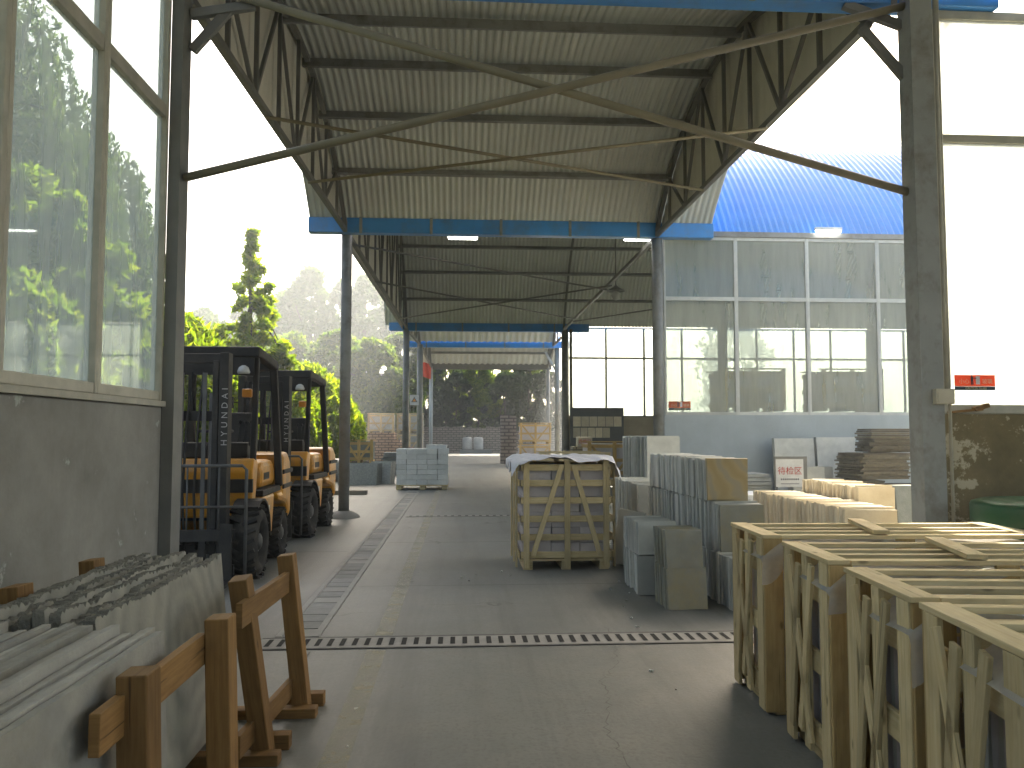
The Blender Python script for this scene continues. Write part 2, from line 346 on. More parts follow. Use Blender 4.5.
FILM = glass('plastic_film', (.93, .94, .95), .42, (.85, .85, .85), 1.0, False)
WRAP = plain('white_wrap', (.72, .72, .75), (.62, .62, .66), 9, .5, 0, .5, .02, .05)
ORANGE = plain('forklift_orange', (.64, .29, .012), (.56, .24, .010), 2.5, .38, 0, .04, .005, .06, .5, (.20, .13, .06), 3.4)
BLACK = plain('black_paint', (.022, .022, .021), (.035, .033, .03), 5, .6, 0, .05, spec=.2, dirt=(.055, .05, .042), dscale=3)
RUBBER = plain('tyre_rubber', (.030, .029, .028), (.052, .049, .044), 6, .85, 0, .3, .01, .1, .2, (.085, .078, .065), 3)
RIMM = plain('rim_metal', (.10, .10, .095), (.06, .06, .055), 8, .6, 0, .1)
CHROME = plain('bright_bar', (.45, .45, .43), (.35, .35, .33), 8, .35, .6, .05)
LENS = plain('clear_lens', (.6, .6, .56), None, 4, .15)
AMBER = plain('amber_lens', (.65, .25, .02), None, 4, .3)
RED = plain('red_sheet', (.62, .09, .045), (.55, .075, .04), 4, .6, 0, .05)
REDT = plain('red_print', (.60, .05, .04), None, 4, .6, 0, 0)
STICK = leaf('sticker_red', [(.62, .16, .09), (.62, .16, .09)], .5)
STICKB = plain('sticker_navy', (.05, .07, .09), None, 4, .5, 0, 0, var=0)
INKY = plain('pale_yellow_print', (.82, .74, .45), None, 4, .6, 0, 0, var=0)
WHITEP = plain('white_board', (.70, .70, .68), None, 4, .5, 0, 0)
GREYT = plain('grey_print', (.14, .14, .15), None, 4, .6, 0, 0)
GREEN = plain('green_paint', (.03, .12, .045), (.025, .09, .035), 3, .45, 0, .1, dirt=(.10, .13, .06), dscale=3)
LEANST = plain('speckled_slate', (.36, .38, .37), (.22, .24, .235), 26, .8, 0, .4, .02, .2, .25)
BOARDM = plain('sample_board_grey', (.10, .105, .11), None, 3, .7)
IVORY = plain('ivory_plastic', (.60, .54, .40), None, 4, .5, 0, .02)
LAMPW = emit('lit_tube', (1, .97, .9), 6)
SOIL = plain('bare_soil', (.16, .13, .085), (.09, .10, .05), .6, .95, 0, .5, .05)
BARK = plain('bark', (.10, .08, .06), (.06, .05, .04), 6, .95, 0, .6, .02)
DRAINC = plain('drain_concrete', (.30, .29, .265), (.23, .225, .205), 5, .8, 0, .3, .01, .12)
DRAING = plain('drain_grating', (.19, .195, .185), (.13, .135, .13), 9, .7, 0, .3, .01, .2)
HOLE = plain('drain_hole', (.012, .012, .011), None, 4, .9)
YLINE = worn_paint('worn_yellow_line', (.46, .43, .31), 1.0)
JOINT = plain('joint_filler', (.10, .095, .088), (.15, .145, .135), 6, .9)
L_BRIGHT = leaf('bright_leaf', [(.09, .16, .012), (.16, .24, .018), (.26, .31, .03)], .72)
L_MID = leaf('mid_leaf', [(.04, .09, .010), (.085, .145, .016), (.15, .20, .025)], .7)
L_WILLOW = leaf('willow_leaf', [(.05, .085, .035), (.07, .11, .045), (.10, .14, .06)], .5)
L_DARK = leaf('dark_leaf', [(.018, .035, .014), (.028, .052, .018), (.045, .075, .022)], .35)
L_POPLAR = leaf('poplar_leaf', [(.04, .085, .018), (.06, .115, .022), (.085, .14, .028)], .45)

# ---------------------------------------------------------------- the ground
def gsheet(name, x0, x1, y0, y1, z, mat, label=None):
    o = MB()._add([(x0, y0, z), (x1, y0, z), (x1, y1, z), (x0, y1, z)], [(0, 1, 2, 3)]) or None
def flat(name, polys, z, mat):
    m = MB()
    for p in polys: m._add([(x, y, z) for x, y in p], [tuple(range(len(p)))])
    o = m.build(name, mat); o['kind'] = 'structure'; return o
def rect(x0, x1, y0, y1): return [(x0, y0), (x1, y0), (x1, y1), (x0, y1)]
flat('ground', [rect(-150, 150, -60, 210)], 0, SOIL)
flat('floor', [rect(-5.2, 40, -14, 63)], .006, FLOOR)
flat('road_marking', [[(-.63, .5), (-.50, .5), (-.50, 5.72), (-.63, 5.72)], [(-.62, 6.12), (-.49, 6.12), (-.47, 34), (-.60, 34)]], .012, YLINE)
flat('floor_joint', [rect(-1.02, -1.008, .5, 5.7), rect(-.98, 4.5, 8.05, 8.064), rect(-.98, 4.5, 11.2, 11.22), rect(-5, -1.4, 10.4, 10.42), rect(-1.4, 6, 17.9, 17.93), rect(-1.4, 6, 22, 22.04)], .012, JOINT)
def crack(pts, wd):
    out = []; px, py = pts[0]
    fine = []
    for (x0, y0), (x1, y1) in zip(pts, pts[1:]):
        n = max(2, int(math.hypot(x1-x0, y1-y0)/.045))
        for k in range(n): fine.append((x0+(x1-x0)*k/n+random.gauss(0, .011), y0+(y1-y0)*k/n+random.gauss(0, .011)))
    fine.append(pts[-1])
    for (x0, y0), (x1, y1) in zip(fine, fine[1:]):
        a = wd*random.uniform(.2, 1)/2; b = wd*random.uniform(.2, 1)/2
        out.append([(x0-a, y0), (x0+a, y0), (x1+b, y1), (x1-b, y1)])
    return out
flat('floor_crack', crack([(1.12, 6.3), (1.16, 5.95)], .008)+crack([(1.1, 5.72), (1.02, 5.3), (.86, 4.95), (.83, 4.5), (.74, 4.15), (.76, 3.6)], .006)+crack([(.83, 4.5), (.5, 4.3), (.2, 4.25)], .004)+crack([(-.1, 3.9), (-.5, 3.3)], .003), .013, JOINT)

# drains
m = MB(); m.bx(-1.42, 4.9, 5.79, 6.07, .0, .012, 0); m.bx(-1.42, 4.9, 5.765, 5.79, .0, .014, 2); m.bx(-1.42, 4.9, 6.07, 6.095, .0, .014, 2)
x = -1.36
while x < 4.8:
    m._add([(x, 5.835, .0155), (x+.034, 5.835, .0155), (x+.034, 6.03, .0155), (x, 6.03, .0155)], [(0, 1, 2, 3)], 1); x += .0865
d = m.build('floor_drain', [DRAINC, HOLE, JOINT], loc=(-1.4, 5.9, 0)); tag(d, 'long slotted drain crossing the concrete floor in front', 'drain', 'floor drains')
m = MB(); m.bx(-.95, 3.2, 14.62, 14.8, .0, .012, 0); x = -.9
while x < 3.1:
    m._add([(x, 14.65, .0155), (x+.05, 14.65, .0155), (x+.05, 14.77, .0155), (x, 14.77, .0155)], [(0, 1, 2, 3)], 1); x += .125
d = m.build('floor_drain', [DRAINC, HOLE], loc=(0, 14.7, 0)); tag(d, 'slotted drain crossing the floor farther back between the round column and the stacks', 'drain', 'floor drains')
dt = thing('floor_drain', 'lengthwise drain channel with slab covers beside the forklifts', 'drain', (-1.18, 6.1, 0), 'floor drains')
m = MB(); m.bx(-1.34, -1.29, 6.1, 21.2, 0, .02); m.bx(-1.07, -1.02, 6.1, 21.2, 0, .02); m.build('kerb', DRAINC, dt, bevel=.004)
m = MB(); y = 6.12
while y < 21.1:
    m.bx(-1.288, -1.072, y, y+.225, 0, .013+random.uniform(-.002, .002), 0 if random.random() < .7 else 1); y += .24
m.build('cover', [DRAING, DRAINC], dt)
m = MB(); m.bx(-1.289, -1.071, 6.1, 21.2, 0, .0085); m.build('channel_bed', HOLE, dt)

# ---------------------------------------------------------------- roofs, columns, walls
def XL(y):
    return float(np.interp(y, [0, 6.5, 14.6, 28, 33, 44, 50], [-2.30, -2.28, -2.06, -1.86, -1.63, -1.57, -1.5]))
def arcfun(y0, y1, zb, sag):
    h = (y1-y0)/2; Rr = (h*h+sag*sag)/(2*sag); yc = (y0+y1)/2; zc = zb+sag-Rr
    a0 = math.asin(min(1, h/Rr))
    def at(t, dr=0):                                   # t 0..1 along the arc
        a = -a0+2*a0*t; return yc+(Rr+dr)*math.sin(a), zc+(Rr+dr)*math.cos(a)
    return at, 2*a0*Rr
def lerp(a, b, t): return a+(b-a)*t
def roof_sheet(parent, at, x0, x1, period, amp, mat=SHEET, ny=28, name='roof_sheet'):
    nx = int((x1-x0)/period*6); V = []
    m = MB()
    def fn(u, v):
        x = lerp(x0, x1, u); ph = (x/period) % 1
        s_ = amp*max(-1, min(1, 1.6*math.cos(2*math.pi*ph))); y, z = at(v, s_); return (x, y, z)
    m.grid(fn, nx, ny, 0, False); return m.build(name, mat, parent)
def purlins(parent, at, length, x0, x1, step, mat=STEEL, h=.12):
    n = max(3, round(length/step))
    for k in range(1, n):
        y, z = at(k/n, -.09); y2, z2 = at(k/n, -.09-h)
        MB().bar((x0, (y+y2)/2, (z+z2)/2), (x1, (y+y2)/2, (z+z2)/2), .05, h, 0, up=(0, y-y2, z-z2)).build('purlin', mat, parent)
def truss(parent, at, xf, y0, y1, zc, n, mat=DARKSTEEL, s=.07, dr=-.12):
    m = MB(); m.bar((xf(y0), y0, zc), (xf(y1), y1, zc), s, s)
    pts = []
    for k in range(21):
        y, z = at(k/20, dr); pts.append((xf(y), y, max(z, zc+.02)))
    for a, b in zip(pts, pts[1:]): m.bar(a, b, s, s)
    t = m.build('truss', mat, parent)
    if not n: return t
    ys = [lerp(y0, y1, (k+.0)/n) for k in range(n+1)]
    def top(y):
        return float(np.interp(y, [p[1] for p in pts], [p[2] for p in pts]))
    for k in range(n+1):
        y = ys[k]
        if top(y)-zc > .2: MB().bar((xf(y)+.004, y, zc), (xf(y)+.004, y, top(y)), .045, .045).build('web_bar', mat, t)
        if k < n:
            ya, yb = (ys[k], ys[k+1]) if k % 2 == 0 else (ys[k+1], ys[k])
            if top(yb) - zc > .2: MB().bar((xf(ya)-.01, ya, zc), (xf(yb)-.01, yb, top(yb)), .04, .04).build('web_bar', mat, t)
    return t
def gable(parent, at, xf, zc, off, period=.2):
    def fn(u, v):
        y, z = at(u, -.02); ph = math.cos(2*math.pi*y/period)*.006
        return (xf(y)+off+ph, y, lerp(zc, max(z, zc+.01), v))
    MB().grid(fn, 160, 1, 0, False).build('gable_cladding', CLAD, parent)
def gutter(parent, x0, x1, y, z0, h=.27, d=.2, joints=1.25):
    m = MB(); m.bx(x0, x1, y-d/2, y+d/2, z0, z0+h); g = m.build('gutter', GUTTER, parent, bevel=.012)
    x = x0+.9
    while x < x1-.2:
        MB().bx(x, x+.05, y-d/2-.012, y-d/2+.002, z0-.015, z0+h+.01).build('gutter_strap', STEEL, g); x += joints
    return g

# bay over the driveway, nearest
at1, L1 = arcfun(6.62, 14.5, 5.22, 1.62)
c1 = thing('arched_canopy', 'nearest arched corrugated canopy roof on trusses over the driveway', 'canopy', (.9, 10.5, 5))
roof_sheet(c1, at1, -2.68, 4.6, .105, .014)
purlins(c1, at1, L1, -2.3, 3.6, 1.2)
xl = lambda y: XL(y)-.0
xr = lambda y: 3.57
truss(c1, at1, lambda y: XL(y)+.02, 6.7, 14.45, 5.1, 8)
truss(c1, at1, xr, 6.7, 14.45, 5.1, 8)
gable(c1, at1, lambda y: XL(y), 5.14, -.06)
gable(c1, at1, xr, 5.14, .09)
gutter(c1, -2.2, 4.68, 6.66, 5.20, .28)
gutter(c1, -2.70, 4.62, 14.46, 5.06)
for a, b in (((-2.2, 6.5, 3.53), (3.82, 6.5, 5.16)), ((-2.2, 6.53, 5.16), (3.82, 6.53, 3.53))):
    MB().tube(a, b, .034, n=10).build('cross_brace', PIPE, c1)
for a, b in (((XL(9.1), 9.1, 5.06), (3.55, 11.5, 5.06)), ((XL(11.4), 11.4, 5.03), (3.55, 9.0, 5.03))):
    MB().tube(a, b, .022, n=8).build('cross_brace', PIPE, c1)
for p, q in (((3.8, 6.56, 4.55), (3.45, 6.6, 5.0)), ((3.8, 6.56, 5.0), (3.3, 6.6, 5.2)), ((-2.18, 6.56, 4.6), (-1.9, 6.6, 4.98)), ((-2.2, 6.56, 4.9), (-1.7, 6.6, 5.02))):
    MB().bar(p, q, .06, .07).build('knee_brace', DARKSTEEL, c1)

# second bay: stone workshop with glazed front, roof also covers the driveway
ws = thing('stone_workshop', 'glass fronted workshop under a blue corrugated barrel roof', 'building', (8, 20, 0))
at2, L2 = arcfun(14.75, 28.0, 5.22, 3.85)
roof_sheet(ws, at2, -2.6, 18.2, .125, .014, ny=36)
purlins(ws, at2, L2, -2.1, 18, 1.1, h=.13)
for f, n in ((lambda y: XL(y)+.02, 10), (lambda y: 3.60, 0)):
    truss(ws, at2, f, 14.8, 27.9, 5.1, n)
gable(ws, at2, lambda y: XL(y), 5.06, -.12, .25)
for a, b in (((XL(19), 19, 5.05), (3.6, 25, 5.05)), ((XL(25), 25, 5.02), (3.6, 19, 5.02)), ((XL(15), 15, 5.0), (3.6, 19.5, 5.0)), ((3.6, 25.5, 5.05), (9, 18, 5.05))):
    MB().tube(a, b, .022, n=8).build('cross_brace', DARKSTEEL, ws)
FX = [3.76+1.365*k for k in range(11)]
MB().bx(3.66, 18, 14.62, 14.82, 0, 1.83).build('front_wall', BLUEWALL, ws)
MB().bx(3.70, 18, 14.62, 14.84, 5.155, 5.25).build('lintel', STEEL, ws)
def windowband(parent, xs, y, z0, z1, ztr, fr, gl, wd=.07, dp=.07, sticker=True):
    for i, (a, b) in enumerate(zip(xs, xs[1:])):
        m = MB(); h = wd/2
        m.bx(a, a+h, y, y+dp, z0, z1); m.bx(b-h, b, y, y+dp, z0, z1)
        m.bx(a+h, b-h, y, y+dp, z0, z0+wd*.8); m.bx(a+h, b-h, y, y+dp, z1-wd*.8, z1); m.bx(a+h, b-h, y, y+dp, ztr-h, ztr+h)
        f = m.build('window', fr, parent)
        for q0, q1 in ((z0+wd*.8, ztr-h), (ztr+h, z1-wd*.8)):
            MB().bx(a+h, b-h, y+dp*.45, y+dp*.45+.005, q0, q1).build('pane', gl, f)
windowband(ws, FX, 14.66, 1.83, 5.15, 3.99, ALU, GLASS_F)
MB().bx(3.62, 18, 28.16, 28.36, 0, 2.06).build('rear_wall', TANWALL, ws)
windowband(ws, [3.78+1.36*k for k in range(11)], 28.2, 2.06, 5.22, 4.14, DARKSTEEL, GLASS_F, .06)
MB().bx(18.0, 18.15, 14.6, 28.3, 0, 5.2).build('side_wall', TANWALL, ws)
def tube_lamp(x0, x1, y, z, lab):
    t = thing('tube_lamp', lab, 'lamp', ((x0+x1)/2, y, z), 'lit tube lamps under the eaves')
    MB().bx(x0, x1, y-.04, y+.04, z+.02, z+.07).build('housing', WHITEP, t)
    MB().tube((x0+.02, y, z), (x1-.02, y, z), .028, n=10).build('tube', LAMPW, t)
tube_lamp(-.25, .33, 15.2, 5.19, 'lit tube lamp below the blue gutter over the driveway lane')
tube_lamp(3.14, 3.74, 15.3, 5.24, 'lit tube lamp below the blue gutter right beside the round corner column')
tube_lamp(6.62, 7.12, 14.56, 5.27, 'lit tube lamp above the glass front at the blue roof edge')
pl = thing('pendant_lamp', 'pendant lamp with glass globe hanging under the far workshop ceiling', 'lamp', (4.72, 24.2, 5.6))
MB().tube((4.72, 24.2, 5.95), (4.72, 24.2, 8.6), .018, n=8).build('stem', DARKSTEEL, pl)
MB().lathe((4.72, 24.2, 5.85), [(.03, .14), (.12, .06), (.28, -.02), (.29, -.04)], 20).build('lamp_shade', STEEL, pl)
MB().lathe((4.72, 24.2, 5.68), [(.0, -.16), (.09, -.12), (.13, 0), (.1, .1), (.05, .14)], 16).build('globe', LENS, pl)

# third and fourth canopies
at3, L3 = arcfun(28.2, 33.0, 5.22, .9)
c3_ = thing('arched_canopy', 'small third arched canopy roof behind the second blue gutter', 'canopy', (1, 30, 5), 'arched canopies farther along the driveway')
roof_sheet(c3_, at3, -2.3, 3.9, .25, .02); purlins(c3_, at3, L3, -1.8, 3.8, 1.2)
truss(c3_, at3, lambda y: XL(y), 28.3, 32.9, 5.08, 6); truss(c3_, at3, lambda y: 3.8, 28.3, 32.9, 5.08, 6)
gutter(c3_, -2.45, 4.5, 28.02, 5.02, .28, .2, 1.6)
at4, L4 = arcfun(33.3, 44.0, 5.22, 1.7)
c4_ = thing('arched_canopy', 'last arched canopy roof of the driveway before the dark hedge', 'canopy', (1, 38, 5), 'arched canopies farther along the driveway')
roof_sheet(c4_, at4, -2.2, 5.2, .3, .02); purlins(c4_, at4, L4, -1.6, 4.9, 1.3)
truss(c4_, at4, lambda y: XL(y), 33.4, 43.9, 5.08, 8); truss(c4_, at4, lambda y: lerp(3.9, 4.8, (y-33)/11), 33.4, 43.9, 5.08, 8)
gutter(c4_, -2.3, 4.6, 33.15, 5.0, .28, .2, 1.6)
MB().bx(-1.9, 5.0, 43.95, 44.1, 4.95, 5.35).build('end_beam', DARKSTEEL, c4_)
MB().bar((4.0, 33.3, 4.0), (3.5, 33.3, 4.9), .08, .08).build('knee_brace', ALU, c4_)

at5, L5 = arcfun(45.5, 61.0, 6.3, 1.7)  # added canopy hidden behind the lower ones, keeps sun off the far floor
shade_canopy = thing('arched_canopy', 'added unseen canopy roof past the last low one, shading the far floor', 'canopy', (1, 50, 6), 'arched canopies farther along the driveway')
roof_sheet(shade_canopy, at5, -2.4, 6.5, .3, .02); purlins(shade_canopy, at5, L5, -2.2, 6.3, 1.6)
# columns
def column(x, y, r, h, lab, base=True, mat=STEEL, square=False, grp='steel columns carrying the canopies'):
    t = thing('steel_column', lab, 'column', (x, y, 0), grp)
    m = MB()
    if square: m.bx(x-r, x+r, y-.1, y+.1, 0, h)
    else: m.tube((x, y, 0), (x, y, h), r, n=20)
    m.build('post', mat, t)
    if base == 'cone': MB().lathe((x, y, 0), [(.30, 0), (.27, .05), (.17, .11), (.11, .13)], 20).build('footing', DRAINC, t)
    elif base: MB().bx(x-r*1.9, x+r*1.9, y-r*1.9, y+r*1.9, 0, .02).build('base_plate', DARKSTEEL, t)
    return t
column(-2.255, 6.52, .045, 5.2, 'narrow dark steel column at the end of the left concrete wall', True, DARKSTEEL, True)
t = column(3.87, 6.5, .095, 5.3, 'wide dark steel column beside the damp brown wall', True, STEEL, True)
MB().tube((4.0, 6.42, 1.86), (4.0, 6.42, 5.2), .016, n=8).build('conduit', ALU2, t)
MB().tube((4.035, 6.44, .6), (4.035, 6.44, 5.2), .014, n=8).build('conduit', ALU2, t)
jb = thing('junction_box', 'small ivory junction box on the wide dark column', 'junction box', (3.86, 6.38, 1.73))
MB().bx(3.86, 4.02, 6.34, 6.395, 1.735, 1.86).build('box', IVORY, jb, bevel=.006)
MB().bx(3.875, 4.005, 6.333, 6.339, 1.75, 1.845).build('cover', IVORY, jb)
column(-2.05, 14.62, .095, 5.1, 'round grey steel column standing in a concrete cone behind the forklifts', 'cone')
column(3.60, 14.5, .10, 5.1, 'steel column at the left corner of the glass front', True, STEEL)
column(-1.86, 28, .11, 5.1, 'round steel column just behind the pallet of white blocks', True)
column(3.65, 28, .12, 5.1, 'steel column with an ochre pipe beside the sample board', True)
column(-1.63, 33, .12, 5.1, 'round steel column carrying the small triangle sign', True)
column(-1.57, 44, .10, 5.1, 'thin blue-grey column with the red banner', True, BLUEWALL)
for x, lab in ((8.6, 'dark column seen through the glass front, left one'), (13.7, 'dark column seen through the glass front, right one')): column(x, 26, .16, 7.4, lab, True, DARKSTEEL)
column(4.0, 33.2, .10, 5.1, 'thin column behind the stacked yellow crates, nearer one', True)
column(4.8, 44, .10, 5.1, 'thin column behind the stacked yellow crates, farther one', True)
MB().tube((3.84, 27.85, 0), (3.84, 27.85, 5.1), .05, n=10).build('downpipe', PIPE, loc=(3.84, 27.85, 0))
tag(bpy.data.objects['downpipe'], 'ochre yellow downpipe running up next to the sample board', 'pipe')

# near hall: left window wall, right window wall, roof
lw = thing('window_wall', 'grey rendered wall with tall dusty windows beside the stone slabs', 'wall', (-2.3, 3, 0))
MB().bx(-2.52, -2.30, -6, 6.42, 0, 1.70).build('wall', WALL, lw, bevel=.01)
MB().bx(-2.54, -2.27, -6, 6.42, 1.703, 1.745).build('sill', ALU2, lw)
ys = [6.42-1.115*k for k in range(12)]
for b, a in zip(ys, ys[1:]):
    m = MB(); h = .045
    m.bx(-2.38, -2.30, a, a+h, 1.75, 5.15); m.bx(-2.38, -2.30, b-h, b, 1.75, 5.15)
    for z in (1.785, 4.02, 5.12): m.bx(-2.375, -2.305, a+h, b-h, z-.035 if z != 4.02 else z-.05, z+.035 if z != 4.02 else z+.05)
    f = m.build('window', ALU2, lw, bevel=.006)
    for q0, q1 in ((1.82, 3.97), (4.07, 5.085)): MB().bx(-2.345, -2.340, a+h, b-h, q0, q1).build('pane', GLASS_L, f)
rw = thing('window_wall', 'damp stained brown wall under a large bright milky window', 'wall', (6, 6.7, 0))
MB().bx(4.02, 12, 6.60, 6.80, 0, 1.66).build('wall', WETWALL, rw)
m = MB()
for x in (4.03, 6.1, 8.1, 10.1): m.bx(x, x+.10, 6.62, 6.70, 1.66, 5.2)
m.bx(4.13, 12, 6.63, 6.69, 1.662, 1.74); m.bx(4.13, 12, 6.63, 6.69, 4.02, 4.09); m.bx(4.13, 12, 6.63, 6.69, 5.12, 5.2)
wf = m.build('window', ALU2, rw, bevel=.006)
for a, b in ((4.13, 6.1), (6.2, 8.1), (8.2, 10.1), (10.2, 12)):
    for q0, q1 in ((1.74, 4.02), (4.09, 5.12)): MB().bx(a, b, 6.655, 6.66, q0, q1).build('pane', GLASS_R, wf)
hr = thing('hall_canopy', 'corrugated roof of the hall over the foreground stone', 'canopy', (2, 0, 5.2))
at0, L0 = arcfun(-8, 6.5, 5.3, 2.2)
roof_sheet(hr, at0, -2.6, 12.2, .4, .02); purlins(hr, at0, L0, -2.3, 12, 1.4)
for o_ in [hr]: tag(o_, 'corrugated hall roof above the foreground stone, at the top edge', 'canopy')
bits = thing('offcut_strip', 'broken wooden strip lying on the sill under the milky window', 'wood strip', (4.3, 6.6, 1.66))
MB().bar((4.13, 6.6, 1.675), (4.42, 6.61, 1.70), .05, .02).bar((4.34, 6.59, 1.70), (4.47, 6.60, 1.735), .05, .035).build('strip', OLDWOOD, bits)

def sticker(x0, x1, y, z0, z1, lab):
    t = thing('warning_sticker', lab, 'sticker', ((x0+x1)/2, y, z0), 'red caution stickers on the windows')
    W, H = x1-x0, z1-z0
    MB().bx(x0, x1, y, y+.003, z0+H*.26, z1).build('red_field', STICK, t)
    MB().bx(x0, x1, y, y+.003, z0, z0+H*.25).build('dark_strip', STICKB, t)
    r = (R(90), 0, 0)
    text('lettering', '小心', H*.36, (x0+W*.23, y-.003, z0+H*.56), r, INKY, t)
    text('lettering', '玻璃', H*.36, (x0+W*.80, y-.003, z0+H*.56), r, INKY, t)
    text('lettering', 'CAUTION GLASS', H*.19, (x0+W*.52, y-.003, z0+H*.125), r, INKY, t)
    m = MB(); m.bx(x0+W*.52, x0+W*.62, y-.004, y-.001, z0+H*.38, z0+H*.92); m.build('pane_symbol', WHITEP, t)
    m = MB(); m.lathe((x0+W*.42, y-.003, z0+H*.95), [(0, -H*.06), (H*.05, 0), (0, H*.06)], 10)
    m.bx(x0+W*.40, x0+W*.45, y-.005, y-.001, z0+H*.60, z0+H*.90); m.bx(x0+W*.45, x0+W*.53, y-.006, y-.002, z0+H*.76, z0+H*.82)
    m.bx(x0+W*.40, x0+W*.42, y-.005, y-.001, z0+H*.36, z0+H*.6); m.bx(x0+W*.435, x0+W*.455, y-.005, y-.001, z0+H*.36, z0+H*.6); m.build('man_symbol', STICKB, t)
sticker(4.215, 4.575, 6.648, 1.865, 1.995, 'red caution sticker low on the bright milky window')
sticker(3.83, 4.24, 14.68, 1.92, 2.08, 'small red caution sticker at the lower left of the glass front')

# ---------------------------------------------------------------- forklifts
def make_forklift():
    t = thing('forklift', 'orange forklift nearer the camera with dusty tyres and dark mast', 'forklift', (0, 0, 0), 'forklifts parked along the canopy')
    # lower body with side panels, counterweight
    m = MB(); m.prism([(.30, .40), (1.02, .34), (1.10, .62), (1.14, .80), (.52, .80), (.36, .74)], -.52, .52); m.build('body', ORANGE, t, bevel=.03)
    m = MB(); m.prism([(.42, .805), (1.5, .805), (1.5, .875), (.40, .875)], -.535, .535); m.build('trim_band', BLACK, t, bevel=.01)
    m = MB(); m.prism([(.62, .875), (1.42, .875), (1.42, 1.08), (1.30, 1.19), (.72, 1.19), (.60, 1.12)], -.43, .47); m.build('engine_hood', ORANGE, t, bevel=.07)
    m = MB(); m.prism([(1.14, .80), (1.24, .70), (1.50, .66), (1.74, .62), (1.92, .42), (2.02, .50), (2.04, .95), (1.94, 1.17), (1.78, 1.27), (1.43, 1.25), (1.43, .80)], -.56, .56); cw = m.build('counterweight', ORANGE, t, bevel=.08)
    m = MB()
    for z in (.82, 1.0): m.bx(-.575, .575, 1.46, 2.055, z, z+.055)
    m.build('stripe', BLACK, cw, bevel=.01)
    # cowl in front of the driver
    m = MB(); m.prism([(.02, .62), (.16, .62), (.30, 1.18), (.24, 1.23), (.10, 1.23), (.02, 1.10)], -.50, .50); cl = m.build('cowl', ORANGE, t, bevel=.02)
    MB().bx(-.505, .505, -.004, .05, .88, 1.02).build('stripe', BLACK, cl)
    m = MB(); m.prism([(.22, 1.23), (.40, 1.26), (.34, 1.40), (.20, 1.40)], -.40, .40); m.build('dashboard', BLACK, t, bevel=.02)
    MB().bx(-.52, .52, .16, .66, .58, .63).build('floor_plate', BLACK, t)
    for sx in (-1, 1):
        m = MB(); y0 = []
        for k in range(9):
            a = R(58+k*15); y0.append((-.44*math.cos(a), .37+.44*math.sin(a)))
        for (ya, za), (yb, zb) in zip(y0, y0[1:]): m.bar((sx*.49, ya, za), (sx*.49, yb, zb), .26, .025, 0, up=(0, -(zb-za), yb-ya) if True else None)
        m.build('mudguard', BLACK, t)
    # wheels
    def wheel(cx, cy_, r, wd, sx):
        m = MB(); m.torus((cx, cy_, r), r*.72, r*.28, 'x', 32, 12, 0, wd/2/(r*.28))
        for k in range(22):
            a = 2*math.pi*k/22
            for sgn in (-1, 1):
                rot = Matrix.Rotation(a, 3, 'X') @ Matrix.Rotation(sgn*.45, 3, 'Z')
                aa = a+sgn*.05
                m.box((cx+sgn*wd*.24, cy_-math.sin(aa)*r*.975, r+math.cos(aa)*r*.975), (wd*.46, .035, .035), rot)
        wh = m.build('wheel', RUBBER, t)
        o_ = sx*wd*.30
        MB().lathe((cx, cy_, r), [(r*.60, o_*1.2), (r*.56, o_*1.25), (r*.50, o_*.7), (r*.26, o_*.6), (r*.22, o_*1.3), (r*.15, o_*1.45), (.001, o_*1.45)], 24, 0, 'x').build('rim', RIMM, wh)
        m = MB()
        for k in range(8):
            a = 2*math.pi*k/8; m.tube((cx+o_*.6, cy_+math.cos(a)*r*.36, r+math.sin(a)*r*.36), (cx+o_*.95, cy_+math.cos(a)*r*.36, r+math.sin(a)*r*.36), r*.045, n=6)
        m.build('wheel_nut', CHROME, wh)
    for sx in (-1, 1): wheel(sx*.47, 0, .375, .32, sx); wheel(sx*.49, 1.42, .30, .20, sx)
    # mast
    m = MB()
    for sx in (-1, 1):
        m.bx(sx*.31-.045, sx*.31+.045, -.46, -.30, .08, 2.30)
        m.bx(sx*.225-.03, sx*.225+.03, -.44, -.32, .12, 2.22)
    for z in (.3, 1.62, 2.2): m.bx(-.27, .27, -.335, -.295, z, z+.1)
    ms = m.build('mast', BLACK, t, bevel=.006)
    for sx in (-1, 1): MB().tube((sx*.165, -.30, .2), (sx*.165, -.30, 1.9), .032, n=10).build('lift_cylinder', DARKSTEEL, ms)
    for x in (-.11, .11): MB().bx(x-.02, x+.02, -.40, -.385, .5, 2.1).build('chain', RIMM, ms)
    text('lettering', 'HYUNDAI', .085, (.325, -.4615, 1.66), (R(90), R(-90), 0), INKW, ms, 'CENTER', 1.75)
    for x in (-.06, .05): MB().path([(x, -.36, .35), (x-.02, -.40, .9), (x, -.37, 1.6), (x+.03, -.33, 2.1), (x+.05, -.30, 1.7)], .013, 7).build('hose', RUBBER, ms)
    MB().bx(.521, .524, .62, .86, .60, .68).build('decal', WHITEP, t); MB().bx(.471, .474, .75, 1.05, .97, 1.05).build('decal', BLACK, t)
    m = MB(); m.bx(-.45, .45, -.53, -.47, .12, .22); m.bx(-.45, .45, -.53, -.47, .45, .56)
    for x in (-.15, .15): m.bx(x-.03, x+.03, -.525, -.475, .22, .45)
    m.build('carriage', BLACK, t)
    for sx in (-1, 1): MB().bx(sx*.38-.06, sx*.38+.06, -.575, -.535, .04, .62).bx(sx*.38-.06, sx*.38+.06, -1.15, -.575, .04, .08).build('fork', BLACK, t, bevel=.005)
    m = MB(); m.path([(-.56, -.52, .55), (-.56, -.52, 1.14), (-.52, -.52, 1.18), (.52, -.52, 1.18), (.56, -.52, 1.14), (.56, -.52, .10)], .016, 8)
    m.tube((-.56, -.52, .78), (.56, -.52, .78), .014, n=8)
